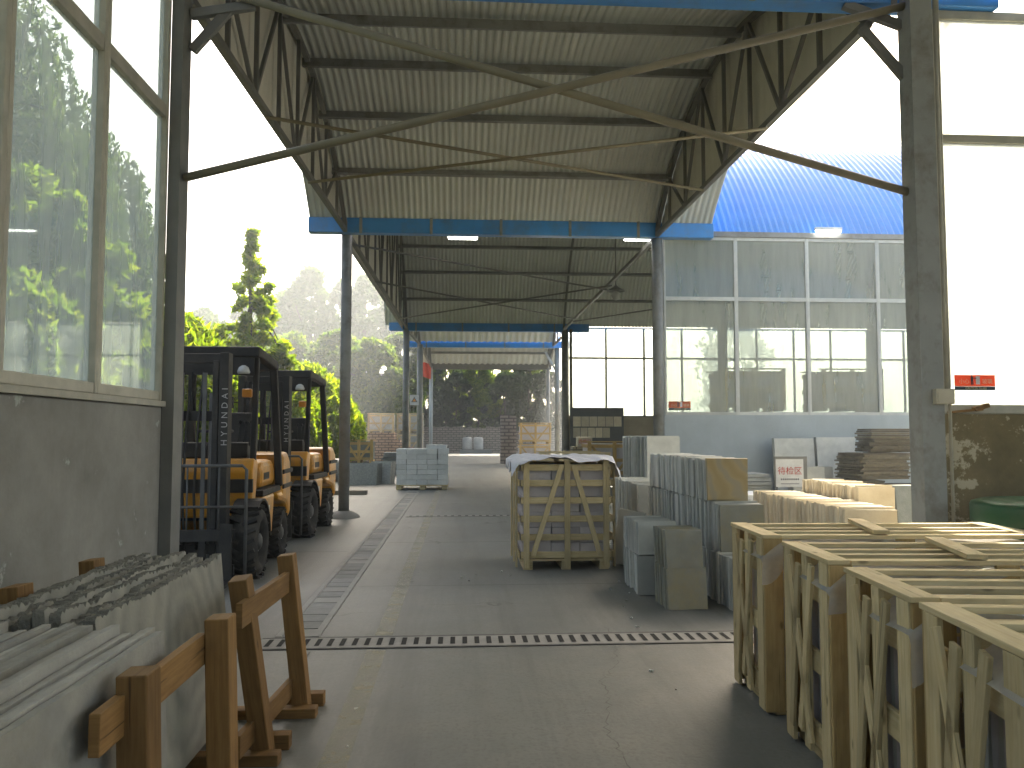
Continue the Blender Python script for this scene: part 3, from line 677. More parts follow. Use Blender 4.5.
    for x in (-.3, 0, .3): m.tube((x, -.52, .56), (x, -.52, 1.18), .010, n=6)
    m.build('load_backrest', RIMM, t)
    # overhead guard
    m = MB()
    for sx in (-1, 1):
        m.bar((sx*.47, .18, 1.2), (sx*.46, .32, 2.32), .06, .07); m.bar((sx*.52, 1.42, .86), (sx*.47, 1.22, 2.26), .085, .07)
        m.bar((sx*.47, .20, 2.38), (sx*.47, 1.25, 2.31), .09, .10)
    m.bar((-.515, .24, 2.37), (.515, .24, 2.37), .14, .11); m.bar((-.515, 1.25, 2.29), (.515, 1.25, 2.29), .10, .10)
    for k in range(6): x = -.36+.144*k; m.bar((x, .3, 2.385), (x, 1.22, 2.325), .04, .03)
    og = m.build('overhead_guard', BLACK, t, bevel=.015)
    MB().bx(-.46, .46, .2, .21, 2.12, 2.32).build('header_plate', BLACK, og)
    for sx in (-1, 1):
        MB().lathe((sx*.36, .155, 2.13), [(.001, -.0), (.06, .0), (.07, .02), (.05, .07), (.02, .09)], 16, 0).build('headlight', LENS, t)
        MB().bx(sx*.40-.05, sx*.40+.05, .13, .20, 1.88, 1.97).build('indicator', AMBER, t, bevel=.012)
    MB().path([(-.49, .2, 1.95), (-.62, .1, 1.95)], .012, 6).bx(-.70, -.58, .06, .09, 1.86, 2.03).build('mirror', BLACK, t)
    m = MB(); m.prism([(.70, 1.19), (1.15, 1.19), (1.18, 1.27), (.72, 1.29)], -.24, .24); m.prism([(1.08, 1.25), (1.22, 1.23), (1.30, 1.72), (1.20, 1.75)], -.23, .23); m.build('seat', BLACK, t, bevel=.03)
    MB().torus((0, .50, 1.52), .17, .016, 'z', 24, 8).tube((0, .34, 1.36), (0, .50, 1.51), .025, n=8).bar((-.16, .5, 1.515), (.16, .5, 1.515), .03, .015).build('steering_wheel', BLACK, t)
    m = MB()
    for k in range(3): m.tube((.28+.06*k, .30, 1.36), (.29+.06*k, .36, 1.6), .008, n=6); m.lathe((.29+.06*k, .36, 1.62), [(0, -.03), (.025, 0), (0, .03)], 8)
    m.build('control_lever', BLACK, t)
    return t
INKW = plain('white_print', (.4, .4, .38), None, 4, .6, 0, 0)
fk = make_forklift(); fk.location = (-2.66, 8.62, 0); fk.rotation_euler.z = R(2.0)
f2 = copy_tree(fk); f2.location = (-2.72, 11.95, 0); f2.rotation_euler.z = R(-2)
f2['label'] = 'second orange forklift parked behind the first, partly hidden by it'

# ---------------------------------------------------------------- slabs at the left and their timber racks
def put(o, loc, rot=(0, 0, 0), label=None):
    o.location = loc; o.rotation_euler = rot
    if label: o['label'] = label
    return o
def slab_mesh(name, L, H, T, mat, jag=.004, nseg=14, roughtop=0, topmat=None):   # thickness along x, length along y, foot at z=0
    m = MB(); prof = [(-L/2, 0), (L/2, 0)]
    pts = [(L/2-L*k/nseg, H+random.uniform(-jag, jag)) for k in range(nseg+1)]
    pts[0] = (L/2-random.uniform(0, jag), pts[0][1]); prof += pts
    if not roughtop:
        m.prism(prof, -T/2, T/2); return m.build(name, mat)
    nx = 4
    nx = 2; nseg = 34; lo = [random.gauss(0, jag*.7) for _ in range(12)]; base = [float(np.interp(k/(nseg*3)*11, range(12), lo))+random.choice((0, 0, -1.6, .6, random.uniform(-1, 1)))*jag*.6 for k in range(nseg*3+1)]; off = random.uniform(-.018, .018)
    hs = np.array([[H+off+base[k]+random.uniform(-jag, jag)*.35 for i in range(nx+1)] for k in range(nseg*3+1)])
    def topf(u, v): i = round(u*nx); k = round(v*nseg*3); return (lerp(-T/2, T/2, u), lerp(-L/2, L/2, v), hs[k, i])
    m.grid(topf, nx, nseg*3, 1, False)
    for xx, i in ((-T/2, 0), (T/2, nx)):
        def side(u, v): k = round(u*nseg*3); return (xx, lerp(-L/2, L/2, u), lerp(0, hs[k, i], v))
        m.grid(side, nseg*3, 1, 0, True)
    for yy, k in ((-L/2, 0), (L/2, nseg*3)):
        m._add([(-T/2, yy, 0), (T/2, yy, 0), (T/2, yy, hs[k, nx]), (-T/2, yy, hs[k, 0])], [(0, 1, 2, 3)], 1)
    return m.build(name, [mat, topmat])
# pale smooth slabs
var = [slab_mesh('stone_slab', 1.75, .80, .026, PALE, .0022) for _ in range(4)]
n = 20
for k in range(n):
    o = var[k] if k < 4 else var[k % 4].copy()
    if k >= 4: COL.objects.link(o)
    x = -1.64+k*.0330
    lab = 'pale smooth stone slab leaning on its long edge in the near left pack'
    if k == n-1: lab = 'outermost pale slab, its broad face beside the nearest orange posts'
    tag(o, lab, 'stone slab', 'pale slabs leaning by the left wall')
    put(o, (x+.06, 1.93+random.uniform(-.05, .03)+(0.06 if k % 7 == 3 else 0), .055+random.uniform(-.02, .02)), (0, R(-3.0), R(random.uniform(-.4, .4))))
# rough-topped swirl slabs
var = [slab_mesh('stone_slab', 1.46, .80, .042, SWIRL, .011, 14, 1, ROUGHTOP) for _ in range(5)]
n = 12
for k in range(n):
    o = var[k] if k < 5 else var[k % 5].copy()
    if k >= 5: COL.objects.link(o)
    lab = 'rough topped grey stone slab in the pack before the forklift'
    if k == n-1: lab = 'outermost rough slab with swirling grey veins on its broad face'
    tag(o, lab, 'stone slab', 'rough slabs leaning by the left wall')
    put(o, (-1.685+k*.0445, 3.68+random.uniform(-.03, .03), .055+random.uniform(-.02, .02)), (0, R(-5.5), R(random.uniform(-.5, .5))))
def rack(lab, p1, p2, t1, t2, rail_z, ends, rear=()):
    t = thing('timber_rack', lab, 'rack', ((p1[0]+p2[0])/2, (p1[1]+p2[1])/2, 0), 'orange timber racks holding the slabs')
    for p, q in ((p1, t1), (p2, t2)): MB().bar((*p, .0), (*q, .84), .105, .085, 0, up=(1, 0, 0)).build('post', OLDWOOD, t, bevel=.005)
    for p in (p1, p2): MB().bx(p[0]-1.15, p[0]+.09, p[1]-.13, p[1]-.05, 0, .055).bx(p[0]-.1, p[0]+.1, p[1]+.06, p[1]+.13, 0, .075).build('foot_beam', OLDWOOD, t, bevel=.004)
    a, b = Vector((p1[0]-.060, ends[0], rail_z)), Vector((p2[0]-.085, ends[1], rail_z))
    MB().bar(a, b, .03, .11).build('top_rail', OLDWOOD, t, bevel=.003)
    MB().bar((p1[0]-.058, ends[0], .14), (p2[0]-.058, ends[1], .14), .03, .10).build('lower_rail', OLDWOOD, t, bevel=.003)
    for y in rear: MB().bar((-1.79, y, 0), (-1.86, y+.02, .86), .13, .075, 0, up=(1, 0, 0)).build('rear_post', OLDWOOD, t, bevel=.004)
rack('nearest orange timber rack, two posts and a rail before the pale slabs', (-.86, 2.36), (-.83, 3.03), (-.89, 2.36), (-.86, 3.03), .735, (2.16, 3.0))
rack('farther orange timber rack with leaning posts by the swirled slab', (-.90, 3.92), (-.84, 4.53), (-1.0, 3.82), (-.94, 4.53), .70, (3.66, 4.52), (3.56, 4.26))
for k, (y, a) in enumerate(((1.72, 4), (1.95, -7))):
    o = MB().bar((0, 0, 0), (0, 0, .74), .045, .014).build('wood_strip', GREYW); tag(o, ('upright wooden strip wedged against the pale slab face', 'slanting wooden strip against the pale slab face, nearer the posts')[k], 'wood strip')
    put(o, (-.945, y, .02), (R(a), R(-6), 0))

# ---------------------------------------------------------------- pine crates at the right
def make_crate():
    LX, D, H = 1.5, .56, .95
    t = thing('wooden_crate', '', 'crate', (0, 0, 0), 'pine crates lined up at the right')
    P = lambda m, n='board': m.build(n, CRATEW, t, bevel=.0025)
    for x in (.08, .75, 1.42): P(MB().bx(x-.04, x+.04, 0, D, 0, .075), 'skid')
    # end face towards the aisle (x = 0 side): corner boards, centre board, slanting boards, rails behind
    for y0, y1 in ((0, .095), (D-.095, D)): P(MB().bx(-.02, .0, y0, y1, .02, H-.022))
    P(MB().bx(-.019, .001, .245, .315, .05, H-.022))
    for a, b in (((.33, .12), (.16, .90)), ((.20, .10), (.46, .90)), ((.45, .1), (.33, .88))):
        P(MB().bar((-.028, a[0], a[1]), (-.028, b[0], b[1]), .016, .05), 'diagonal_board')
    for z in (.13, .46, .78): P(MB().bx(.003, .023, .02, D-.02, z-.05, z+.05), 'rail')
    # far end
    for y0, y1 in ((0, .095), (D-.095, D)): P(MB().bx(LX, LX+.02, y0, y1, .02, H-.022))
    for z in (.13, .46, .78): P(MB().bx(LX-.023, LX-.003, .02, D-.02, z-.05, z+.05), 'rail')
    # long faces
    for y0, y1, q in ((-.022, -.002, -1), (D+.002, D+.022, 1)):
        for x in (-.015, .70, LX-.085): MB().bx(x, x+.10, y0, y1, .02, H-.022).build('corner_post' if x != .70 else 'board', PINESHADE, t, bevel=.0025)
        for z in (.13, .40, .66, .86): P(MB().bx(.09, LX-.09, y0+(.003 if q < 0 else -.003)-q*.022, y1+(.003 if q < 0 else -.003)-q*.022, z-.045, z+.045), 'rail')
        P(MB().bar((.12, (y0+y1)/2, .2), (.68, (y0+y1)/2, .80), .016, .06), 'diagonal_board')
    # top
    P(MB().bx(-.022, .075, -.025, D+.025, H-.02, H), 'top_board')
    P(MB().bx(LX-.075, LX+.02, -.025, D+.025, H-.02, H), 'top_board')
    P(MB().bar((.62, -.02, H+.013), (.74, D+.02, H+.013), .085, .022), 'top_board')
    for y, w_ in ((-.02, .06), (.15, .05), (.30, .05), (D-.035, .05)): P(MB().bx(.08, LX-.08, y, y+w_, H-.024, H-.003), 'top_board')
    return t
crate0 = make_crate()
inner = [MB().box((0, 0, .365), (1.32, .042, .73), None, 0, .004).build('stone_slab', GREYST if k else LILAC) for k in range(2)]
cr_pos = [(1.64, 4.30, -3), (1.60, 3.44, -4), (1.52, 2.66, -6), (1.43, 1.98, -7)]
cr_lab = ['pine crate at the far end of the row, beside the leaning tiles', 'second pine crate from the far end of the row', 'third pine crate, with plastic film torn at its corner', 'nearest pine crate, cut by the right edge of the frame']
used = 0
def film_edge(name, x, y, a, lab, L0_, D0_):
    m = MB(); c = Matrix.Rotation(R(a), 3, 'Z')
    ph = random.random()*9
    def fn(u, v):                                        # film over the near top edge, hanging at the left corner
        X = lerp(-.035, L0_, u); yy = lerp(.30, -.045, min(1, v*1.5)); z = .915+.006*math.sin(19*X+ph)*math.cos(13*yy)
        if v > .66: z -= (v-.66)*3*(.03+.085*max(0, 1-u*2.2)**1.4)*(1.1+.4*math.sin(23*X+ph)); yy -= .012+.012*math.sin(31*X+ph+5*v)
        if u < .08: z -= (.08-u)*1.1
        p = c @ Vector((X, yy, 0)); return (x+p.x, y+p.y, z)
    m.grid(fn, 60, 14); o = m.build('plastic_film', FILM, loc=(x, y, .9)); tag(o, lab, 'plastic film', 'plastic film hanging from the pine crates')
fl = ['plastic film showing at the corner of the far end pine crate', 'plastic film over the second pine crate from the far end', 'torn plastic film hanging down the third pine crate corner', 'plastic film on the nearest pine crate by the frame edge']
for i, (x, y, a) in enumerate(cr_pos):
    o = crate0 if i == 0 else copy_tree(crate0)
    put(o, (x, y, .006), (0, 0, R(a)), cr_lab[i])
    film_edge('plastic_film', x, y, a, fl[i], 1.4, .5)
    rotm = Matrix.Rotation(R(a), 3, 'Z')
    for k in range(9):
        s_ = inner[k % 2] if used < 2 and k < 2 and i == 0 else inner[k % 2].copy()
        if s_.name not in COL.objects: COL.objects.link(s_)
        used += 1
        p = rotm @ Vector((.75+random.uniform(-.02, .02), .07+k*.052, 0))
        put(s_, (x+p.x, y+p.y, .083), (0, 0, R(a+random.uniform(-.4, .4))))
        tag(s_, 'stone slab packed upright inside the %s' % ['far end pine crate', 'second pine crate', 'third pine crate', 'nearest pine crate'][i], 'stone slab', 'slabs packed in the pine crates')

# ---------------------------------------------------------------- crate of lilac blocks with white wrap
def block_crate(x0, y0, lab, W=1.02, D=.95, H=1.10, mat=CRATEW, detail=True):
    t = thing('wooden_crate', lab, 'crate', (x0, y0, 0), 'slatted crates of stone')
    B = lambda m, n: m.build(n, mat, t, bevel=.003)
    for x in (.09, .51, .93): B(MB().bx(x0+x-.05, x0+x+.05, y0, y0+D, 0, .10), 'skid')
    B(MB().bx(x0, x0+W, y0, y0+D, .10, .125), 'deck')
    for q, yy in ((-1, y0), (1, y0+D)):
        f0 = yy-.022 if q < 0 else yy+.002
        for z in (.17, .36, .56, .76, .95, 1.12): B(MB().bx(x0+.01, x0+W-.01, f0, f0+.02, z-.035, z+.035), 'slat')
        f1 = f0-.023 if q < 0 else f0+.023
        for x in (.07, .52, W-.07): B(MB().bx(x0+x-.032, x0+x+.032, f1, f1+.02, .03, H+.10), 'upright')
        f2_ = f1+.001
        B(MB().bar((x0+.14, f2_+.009, .16), (x0+.46, f2_+.009, 1.15), .018, .055), 'diagonal_board')
        B(MB().bar((x0+.59, f2_+.009, 1.15), (x0+.88, f2_+.009, .16), .018, .055), 'diagonal_board')
    for q, xx in ((-1, x0), (1, x0+W)):
        f0 = xx-.022 if q < 0 else xx+.002
        for z in (.17, .36, .56, .76, .95, 1.12): B(MB().bx(f0, f0+.02, y0+.01, y0+D-.01, z-.035, z+.035), 'slat')
        f1 = f0-.022 if q < 0 else f0+.022
        for y in (.06, D*.5, D-.06): B(MB().bx(f1, f1+.02, y0+y-.032, y0+y+.032, .03, H+.10), 'upright')
    return t
def blocks(x0, y0, z0, nx, ny, nz, sx, sy, sz, mat, lab, grp, gap=.006, name='stone_block', jit=.006, skip=None):
    pv = [MB().box((0, 0, sz/2), (sx-gap, sy-gap, sz-gap*.6), None, 0, .004).build(name, mat, bevel=.004) for _ in range(3)]; q = 0
    for k in range(nz):
        for i in range(nx):
            for j in range(ny):
                if 0 < i < nx-1 and 0 < j < ny-1 and k < nz-1: continue
                if skip and skip(i, j, k): continue
                o = pv[q] if q < 3 else pv[q % 3].copy()
                if q >= 3: COL.objects.link(o)
                q += 1
                sh = (.5*sx if k % 2 and nx > 3 else 0)
                put(o, (x0+(i+.5)*sx+random.uniform(-jit, jit), y0+(j+.5)*sy+random.uniform(-jit, jit), z0+k*sz), (0, 0, R(random.uniform(-.8, .8))))
                tag(o, lab, 'stone block', grp)
block_crate(.66, 8.93, 'slatted wooden crate of lilac blocks under crumpled white wrap')
blocks(.69, 8.96, .126, 3, 3, 6, .32, .295, .168, LILAC, 'lilac grey block packed inside the wrapped slatted crate', 'lilac blocks in the wrapped crate')
m = MB(); ph = rng.uniform(0, 6, 8)
def wrapf(u, v):
    X = lerp(-.10, 1.14, u); Y = lerp(-.10, 1.06, v)
    z = 1.225+.014*math.sin(11*X+ph[0]+3*Y)+.012*math.sin(17*Y+ph[1]-6*X)+.008*math.sin(31*X+23*Y)
    e = max(0, -X-.02, X-1.04); f = max(0, -Y-.02, Y-.97)
    z -= (e+f*(.35+.3*math.sin(7*X+ph[3])))*(1.1+.8*math.sin(9*X+14*Y+ph[2])); 
    if e > 0 and v < .35: z -= e*1.2*(1 if X > .5 else .1)
    return (.66+X, 8.93+Y, max(z, .98))
m.grid(wrapf, 60, 60); o = m.build('plastic_wrap', WRAP, loc=(1.17, 9.4, 1.2)); tag(o, 'crumpled white plastic wrap draped over the slatted crate top', 'plastic wrap')

# ---------------------------------------------------------------- rows of stone slabs on edge at the right
def row(y0, y1, x, z0, wd, h, th, mat, lab, grp, jx=.012, lean=2.0, name='stone_tile', first=None, dirn=None, tilt=0):
    vs_ = [MB().box((0, 0, h/2), (wd, th*.80, h), None, 0, .005).build(name, mat) for _ in range(3)]
    L = abs(y1-y0); n = int(L/th); dat = [v.data for v in vs_]
    for k in range(n):
        o = vs_[k] if k < 3 else vs_[k % 3].copy()
        if k >= 3: COL.objects.link(o); o.data = dat[k % 3]
        y = lerp(y0, y1, (k+.5)/n); xx = x if dirn is None else lerp(dirn[0], dirn[1], (k+.5)/n)
        o.scale.z = random.uniform(.965, 1.02); put(o, (xx+random.uniform(-jx, jx)*1.5, y, z0+random.uniform(0, .004)), (R(-lean+random.uniform(-.8, .8)), 0, R(tilt+random.uniform(-.9, .9))))
        tag(o, lab, name.replace('_', ' '), grp)
        if k == 0 and first:
            o['label'] = first[0]
            if first[1]:
                o.data = o.data.copy(); o.data.materials[0] = first[1]; 
    return n
G1 = 'grey slabs in the tall three tier row'
row(7.30, 9.55, 2.45, .88, .375, .375, .042, GREYST, 'grey stone slab standing in the top tier of the tall row', G1, first=('yellow veined square tile closing the top tier of the tall row', TILE))
row(7.12, 9.55, 2.47, .44, .40, .43, .043, GREYST, 'grey stone slab standing in the middle tier of the tall row', G1, first=('olive stone tile closing the middle tier of the tall row', SLATE), dirn=(2.50, 2.45))
row(6.72, 9.55, 2.47, .006, .42, .43, .044, GREYST, 'grey stone slab standing in the bottom tier of the tall row', G1, dirn=(2.50, 2.45))
G2 = 'grey slabs in the lower row behind'
row(9.75, 11.3, 2.36, .46, .40, .42, .06, GREYST, 'grey slab in the upper tier of the low row behind the wrapped crate', G2)
row(9.70, 11.3, 2.36, .006, .42, .45, .06, GREYST, 'grey slab in the lower tier of the low row behind the wrapped crate', G2)
G3 = 'leaning slabs in front of the tall row'
for z, h, dy, lab in ((.006, .34, 0, 'leaning olive slab in the lower half of the front pack'), (.345, .32, .05, 'leaning olive slab in the upper half of the front pack')):
    row(6.84+dy, 7.30+dy, 1.93, z, .34-.02*(z > .1), h, .036, SLATE, lab, G3, .008, 8)
for z, h, dy, lab in ((.006, .36, 0, 'leaning grey slab in the lower half of the dark edged pack'), (.365, .30, .06, 'leaning grey slab in the upper half of the dark edged pack')):
    row(7.45+dy, 8.15+dy, 1.84, z, .36, h, .036, GREYST, lab, G3, .01, 9)
o = MB().box((0, 0, .31), (.30, .03, .62), None, 0, .003).build('stone_slab', GREYST); tag(o, 'single grey slab propped steeply beside the wrapped crate', 'stone slab'); put(o, (1.86, 9.2, .006), (R(-4), R(9), R(-28)))
G4 = 'cream slabs in the sunlit low rows'
row(7.22, 9.55, 3.74, .41, .48, .40, .046, CREAM, 'cream stone slab standing in the sunlit long low row', G4, .012, 1, first=('broad cream slab face ending the sunlit long low row', CREAM), tilt=-4, name='cream_slab')
row(7.22, 9.55, 3.74, .006, .50, .40, .046, CREAM, 'cream stone slab in the base tier of the long low row', G4, .012, 1, tilt=-4, name='cream_slab')
row(7.95, 9.3, 4.2, .53, .36, .43, .05, CREAM, 'cream stone slab in the shorter sunlit row behind', G4, .014, 1, first=('cream slab face ending the shorter sunlit row', CREAM), tilt=-4, name='cream_slab')
row(7.95, 9.3, 4.2, .006, .36, .51, .05, CREAM, 'cream stone slab in the base tier of the shorter row', G4, .014, 1, tilt=-4, name='cream_slab')
G5 = 'grey slabs in the row by the corner column'
row(12.2, 14.0, 3.1, .78, .5, .66, .05, GREYST, 'tall grey slab in the upper tier beside the glass front corner', G5, .02, 1, name='stone_slab')
row(12.0, 14.0, 3.1, .006, .52, .76, .05, GREYST, 'tall grey slab in the lower tier beside the glass front corner', G5, .02, 1, name='stone_slab')
# flat stacks
def flatstack(x, y, z0, n, sx, sy, th, mat, lab, grp, jit=.02, rz=0, name='slate_sheet', jagged=0):
    vs_ = []
    for _ in range(4):
        m = MB(); N_ = 9; prof = []
        a = [(-sx/2, -sy/2), (sx/2, -sy/2), (sx/2, sy/2), (-sx/2, sy/2)]
        for (xa, ya), (xb, yb) in zip(a, a[1:]+a[:1]):
            for k in range(N_): prof.append((lerp(xa, xb, k/N_)+random.uniform(-jagged, jagged), lerp(ya, yb, k/N_)+random.uniform(-jagged, jagged)))
        nn = len(prof); V = [(p[0], p[1], 0) for p in prof]+[(p[0], p[1], th*.88) for p in prof]
        m._add(V, [tuple(range(nn-1, -1, -1)), tuple(range(nn, 2*nn))]+[(k, (k+1) % nn, (k+1) % nn+nn, k+nn) for k in range(nn)])
        vs_.append(m.build(name, mat))
    for k in range(n):
        o = vs_[k] if k < 4 else vs_[k % 4].copy()
        if k >= 4: COL.objects.link(o)
        put(o, (x+random.uniform(-jit, jit), y+random.uniform(-jit, jit), z0+k*th), (0, 0, R(rz+random.uniform(-2, 2))+(math.pi if k % 3 == 0 else 0)))
        tag(o, lab, name.replace('_', ' '), grp)
GB = 'brown slate sheets piled by the glass front'
flatstack(6.35, 12.9, .10, 18, .75, .7, .036, BROWN, 'thin brown slate sheet in the low left pile by the glass front', GB, .03, 4, jagged=.02)
flatstack(7.15, 12.75, .10, 16, .80, .7, .036, BROWN, 'thin brown slate sheet in the low right pile by the dark column', GB, .03, -4, jagged=.02)
flatstack(6.75, 12.95, .76, 14, .85, .7, .030, BROWN, 'thin brown slate sheet in the middle layer of the stepped piles', GB, .04, 8, jagged=.02)
flatstack(7.05, 13.0, 1.19, 12, .75, .7, .032, BROWN, 'thin brown slate sheet in the topmost slate pile', GB, .03, -6, jagged=.02)
for (x, y, lab) in ((6.35, 12.9, 'weathered pallet under the low left slate pile'), (7.15, 12.75, 'weathered pallet under the low right slate pile')):
    t = thing('wooden_pallet', lab, 'pallet', (x, y, 0), 'pallets under stone')
    for dx in (-.34, 0, .34): MB().bx(x+dx-.05, x+dx+.05, y-.36, y+.36, 0, .075).build('skid', GREYW, t)
    for k in range(5): MB().bx(x-.4, x+.4, y-.36+k*.155, y-.26+k*.155, .076, .097).build('deck_board', GREYW, t)
GL = 'white slabs lying in the low flat piles'
flatstack(4.05, 11.2, .006, 12, 1.3, .8, .055, WHITEB, 'white slab lying in the low flat pile behind the cream rows', GL, .02, name='stone_slab')
flatstack(4.25, 13.2, .006, 14, 1.5, .8, .06, GREYST, 'pale blue slab lying in the flat pile at the glass front wall', 'blue grey slabs lying by the front wall', .02, name='stone_slab')
# leaning grey slabs by the wall
def lean_slab(x, y, wd, h, th, mat, lab, lean=-9, rz=0, grp=None):
    o = MB().box((0, 0, h/2), (wd, th, h), None, 0, .004).build('stone_slab', mat); tag(o, lab, 'stone slab', grp); put(o, (x, y, .006), (R(lean), 0, R(rz))); return o
GW = 'grey slabs leaning on the glass front wall'
for k in range(4): lean_slab(5.95+.02*k, 14.05+.07*k, .72, 1.40, .045, GREYST, 'tall pale grey slab leaning on the wall left of the slate piles', -5, 0, GW)
for k in range(4): lean_slab(6.75+.02*k, 14.1+.07*k, .72, 1.42, .045, GREYST, 'tall pale grey slab leaning on the wall behind the slate piles', -5, 0, GW)
for k in range(5): lean_slab(6.05+.01*k, 13.4+.06*k, .55, .92, .05, GREYST, 'short grey slab leaning before the tall wall slabs', -5, 0, GW)
for k in range(5): lean_slab(5.42+.01*k, 12.3+.06*k, .50, .96, .05, GREYST, 'short olive grey slab leaning right behind the lettered sign', -6, -6, GW)
GC = 'grey slabs leaning beside the wide column'
for k in range(5): lean_slab(5.22+.01*k, 9.1+.06*k, .34, .88, .045, DARKST if k == 0 else GREYST, 'grey slab leaning beside the wide dark column, left pack', -7, 10, GC)
for k in range(5): lean_slab(5.62+.01*k, 9.25+.06*k, .34, .86, .045, GREYST, 'grey slab leaning beside the wide dark column, right pack', -7, -8, GC)
# lettered sign
sg = thing('notice_sign', 'white notice board with three red characters leaning on slabs', 'sign', (4.93, 11.85, 0))
MB().bx(4.68, 5.18, 11.85, 11.875, .70, 1.15).build('frame', DARKSTEEL, sg)
MB().bx(4.70, 5.12, 11.843, 11.848, .70, 1.11).build('board', WHITEP, sg)
for x in (4.72, 5.12): MB().tube((x, 11.87, 0), (x, 11.87, .72), .015, n=8).build('leg', DARKSTEEL, sg)
text('lettering', '待检区', .125, (4.91, 11.838, .93), (R(90), 0, 0), REDT, sg)
m = MB(); x = 4.77
for k in range(9): m.bx(x, x+.022, 11.838, 11.842, .80, .825); x += .032
m.bx(4.77, 5.05, 11.838, 11.842, .74, .75); m.build('small_print', GREYT, sg)
# green drum
gd = thing('round_drum', 'large round green metal drum behind the pine crates', 'drum', (4.35, 5.75, 0))
MB().lathe((4.35, 5.75, 0), [(.001, .006), (.50, .006), (.50, .66), (.515, .67), (.515, .69), (.50, .70)], 40).build('body', GREEN, gd)
MB().lathe((4.35, 5.75, 0), [(.515, .71), (.525, .72), (.525, .82), (.515, .84), (.46, .855), (.001, .86)], 40).build('lid', GREEN, gd)
gd.scale.z = 1.17

# ---------------------------------------------------------------- pallet of white blocks
pt = thing('wooden_pallet', 'wooden pallet under the stack of white blocks', 'pallet', (-1.0, 22, 0), 'pallets under stone')
for x in (-1.62, -1.0, -.42): MB().bx(x-.05, x+.09, 21.55, 22.55, .006, .11).build('skid', CRATEW, pt)
for k in range(6): MB().bx(-1.68, -.30, 21.53+k*.18, 21.65+k*.18, .111, .135).build('deck_board', CRATEW, pt)
blocks(-1.67, 21.55, .137, 5, 4, 7, .272, .24, .135, WHITEB, 'white stone block stacked on the pallet along the drain', 'white blocks on the pallet', jit=.014)
for x, y in ((-.75, 21.75), (-.48, 21.72), (-.62, 22.0)):
    o = MB().box((0, 0, .05), (.27, .2, .11), None, 0, .012).build('stone_block', WHITEB); tag(o, 'loose white block on top of the white block stack', 'stone block', 'loose white blocks on the stack'); put(o, (x, y, 1.085), (0, 0, R(random.uniform(-9, 9))))

# ---------------------------------------------------------------- farther stock
def far_crate(W, D, H, mat, fill, lab, grp='distant slatted crates of stone'):
    t = thing('wooden_crate', lab, 'crate', (0, 0, 0), grp)
    MB().bx(.03, W-.03, .03, D-.03, .10, H-.04).build('stone_load', fill, t)
    for x in (.08, W/2, W-.08): MB().bx(x-.05, x+.05, 0, D, 0, .10).build('skid', mat, t)
    for x in (.0, W/2-.05, W-.1): MB().bx(x, x+.10, -.025, 0, .02, H).build('upright', mat, t)
    for z in (.14, H*.5, H-.1): MB().bx(.003, W-.003, -.002, .022, z-.045, z+.045).build('slat', mat, t); MB().bx(-.002, .02, .03, D-.03, z-.045, z+.045).build('slat', mat, t)
    MB().bar((.1, -.032, H-.1), (W/2-.05, -.032, .15), .012, .07).build('diagonal_board', mat, t); MB().bar((W-.1, -.032, H-.1), (W/2+.05, -.032, .15), .012, .07).build('diagonal_board', mat, t)
    MB().bx(-.02, W+.02, -.02, .10, H, H+.025).build('top_board', mat, t); MB().bx(-.02, W+.02, D-.1, D+.02, H, H+.025).build('top_board', mat, t)
    return t
fc = far_crate(1.45, 1.1, .95, CRATEY, LILAC, 'yellow pine crate on top of another before the hedge')
put(fc, (2.78, 37.5, 1.0)); 
c = copy_tree(fc); put(c, (2.75, 37.5, 0), label='yellow pine crate underneath another before the hedge')
wc = far_crate(1.35, 1.2, 1.0, CRATEW, GREYST, 'pale crate on top of the left pair beyond the brick piles'); put(wc, (-4.75, 42.2, 1.5))
c = copy_tree(wc); put(c, (-3.25, 42, 1.5), label='pale crate on top of the right pair behind the thin columns')
c = copy_tree(wc); put(c, (-3.25, 42, .48), label='pale crate underneath, right pair behind the thin columns')
c = copy_tree(wc); put(c, (-4.75, 42.2, .48), label='pale crate underneath, left pair beyond the brick piles')
for x, lab in ((5.95, 'crate on the upper level, left stack seen through the glass front'), (8.25, 'crate on the upper level, right stack seen through the glass front')):
    c = copy_tree(fc); put(c, (x, 18, 1.0), label=lab); c = copy_tree(fc); put(c, (x, 18, 0), label=lab.replace('upper', 'lower'))
    c = copy_tree(fc); put(c, (x, 18, 2.0), label=lab.replace('upper', 'top'))
c = copy_tree(fc); put(c, (3.4, 21.5, .30), label='open yellow crate beside the sample board, left one'); 
c = copy_tree(wc); put(c, (1.55, 15.6, .1), label='low pale crate right behind the wrapped crate'); 
yc = far_crate(.95, .8, .75, CRATEY, DARKST, 'small orange yellow crate left of the brick piles'); put(yc, (-3.85, 27.5, .5))
o = MB().bx(-4.2, -2.6, 27.3, 28.6, .0, .5).build('stone_pile', brickpile('grey_pile', (.2, .21, .21), (.14, .15, .15), .03, .4, .12), loc=(-3.4, 27.9, 0)); tag(o, 'low grey stone pile under the small orange crate', 'stone pile')
def pile(x0, x1, y0, y1, z1, mat, lab, name='brick_pile', steps=0, z0=0):
    m = MB(); nx = max(3, int((x1-x0)/.35)); 
    for k in range(nx):
        a = lerp(x0, x1, k/nx); b = lerp(x0, x1, (k+1)/nx); z = z1*(1-steps*k/nx)+random.uniform(-.05, .05)
        m.bx(a, b-.006, y0+random.uniform(-.03, .03), y1, z0, z)
    o = m.build(name, mat, loc=((x0+x1)/2, y0, 0)); tag(o, lab, 'stone pile'); return o
BRK = brickpile('orange_pile', (.46, .30, .20), (.38, .25, .17), .025, .32, .13)
BRK2 = brickpile('grey_brick', (.27, .235, .205), (.21, .185, .165), .03, .42, .17)
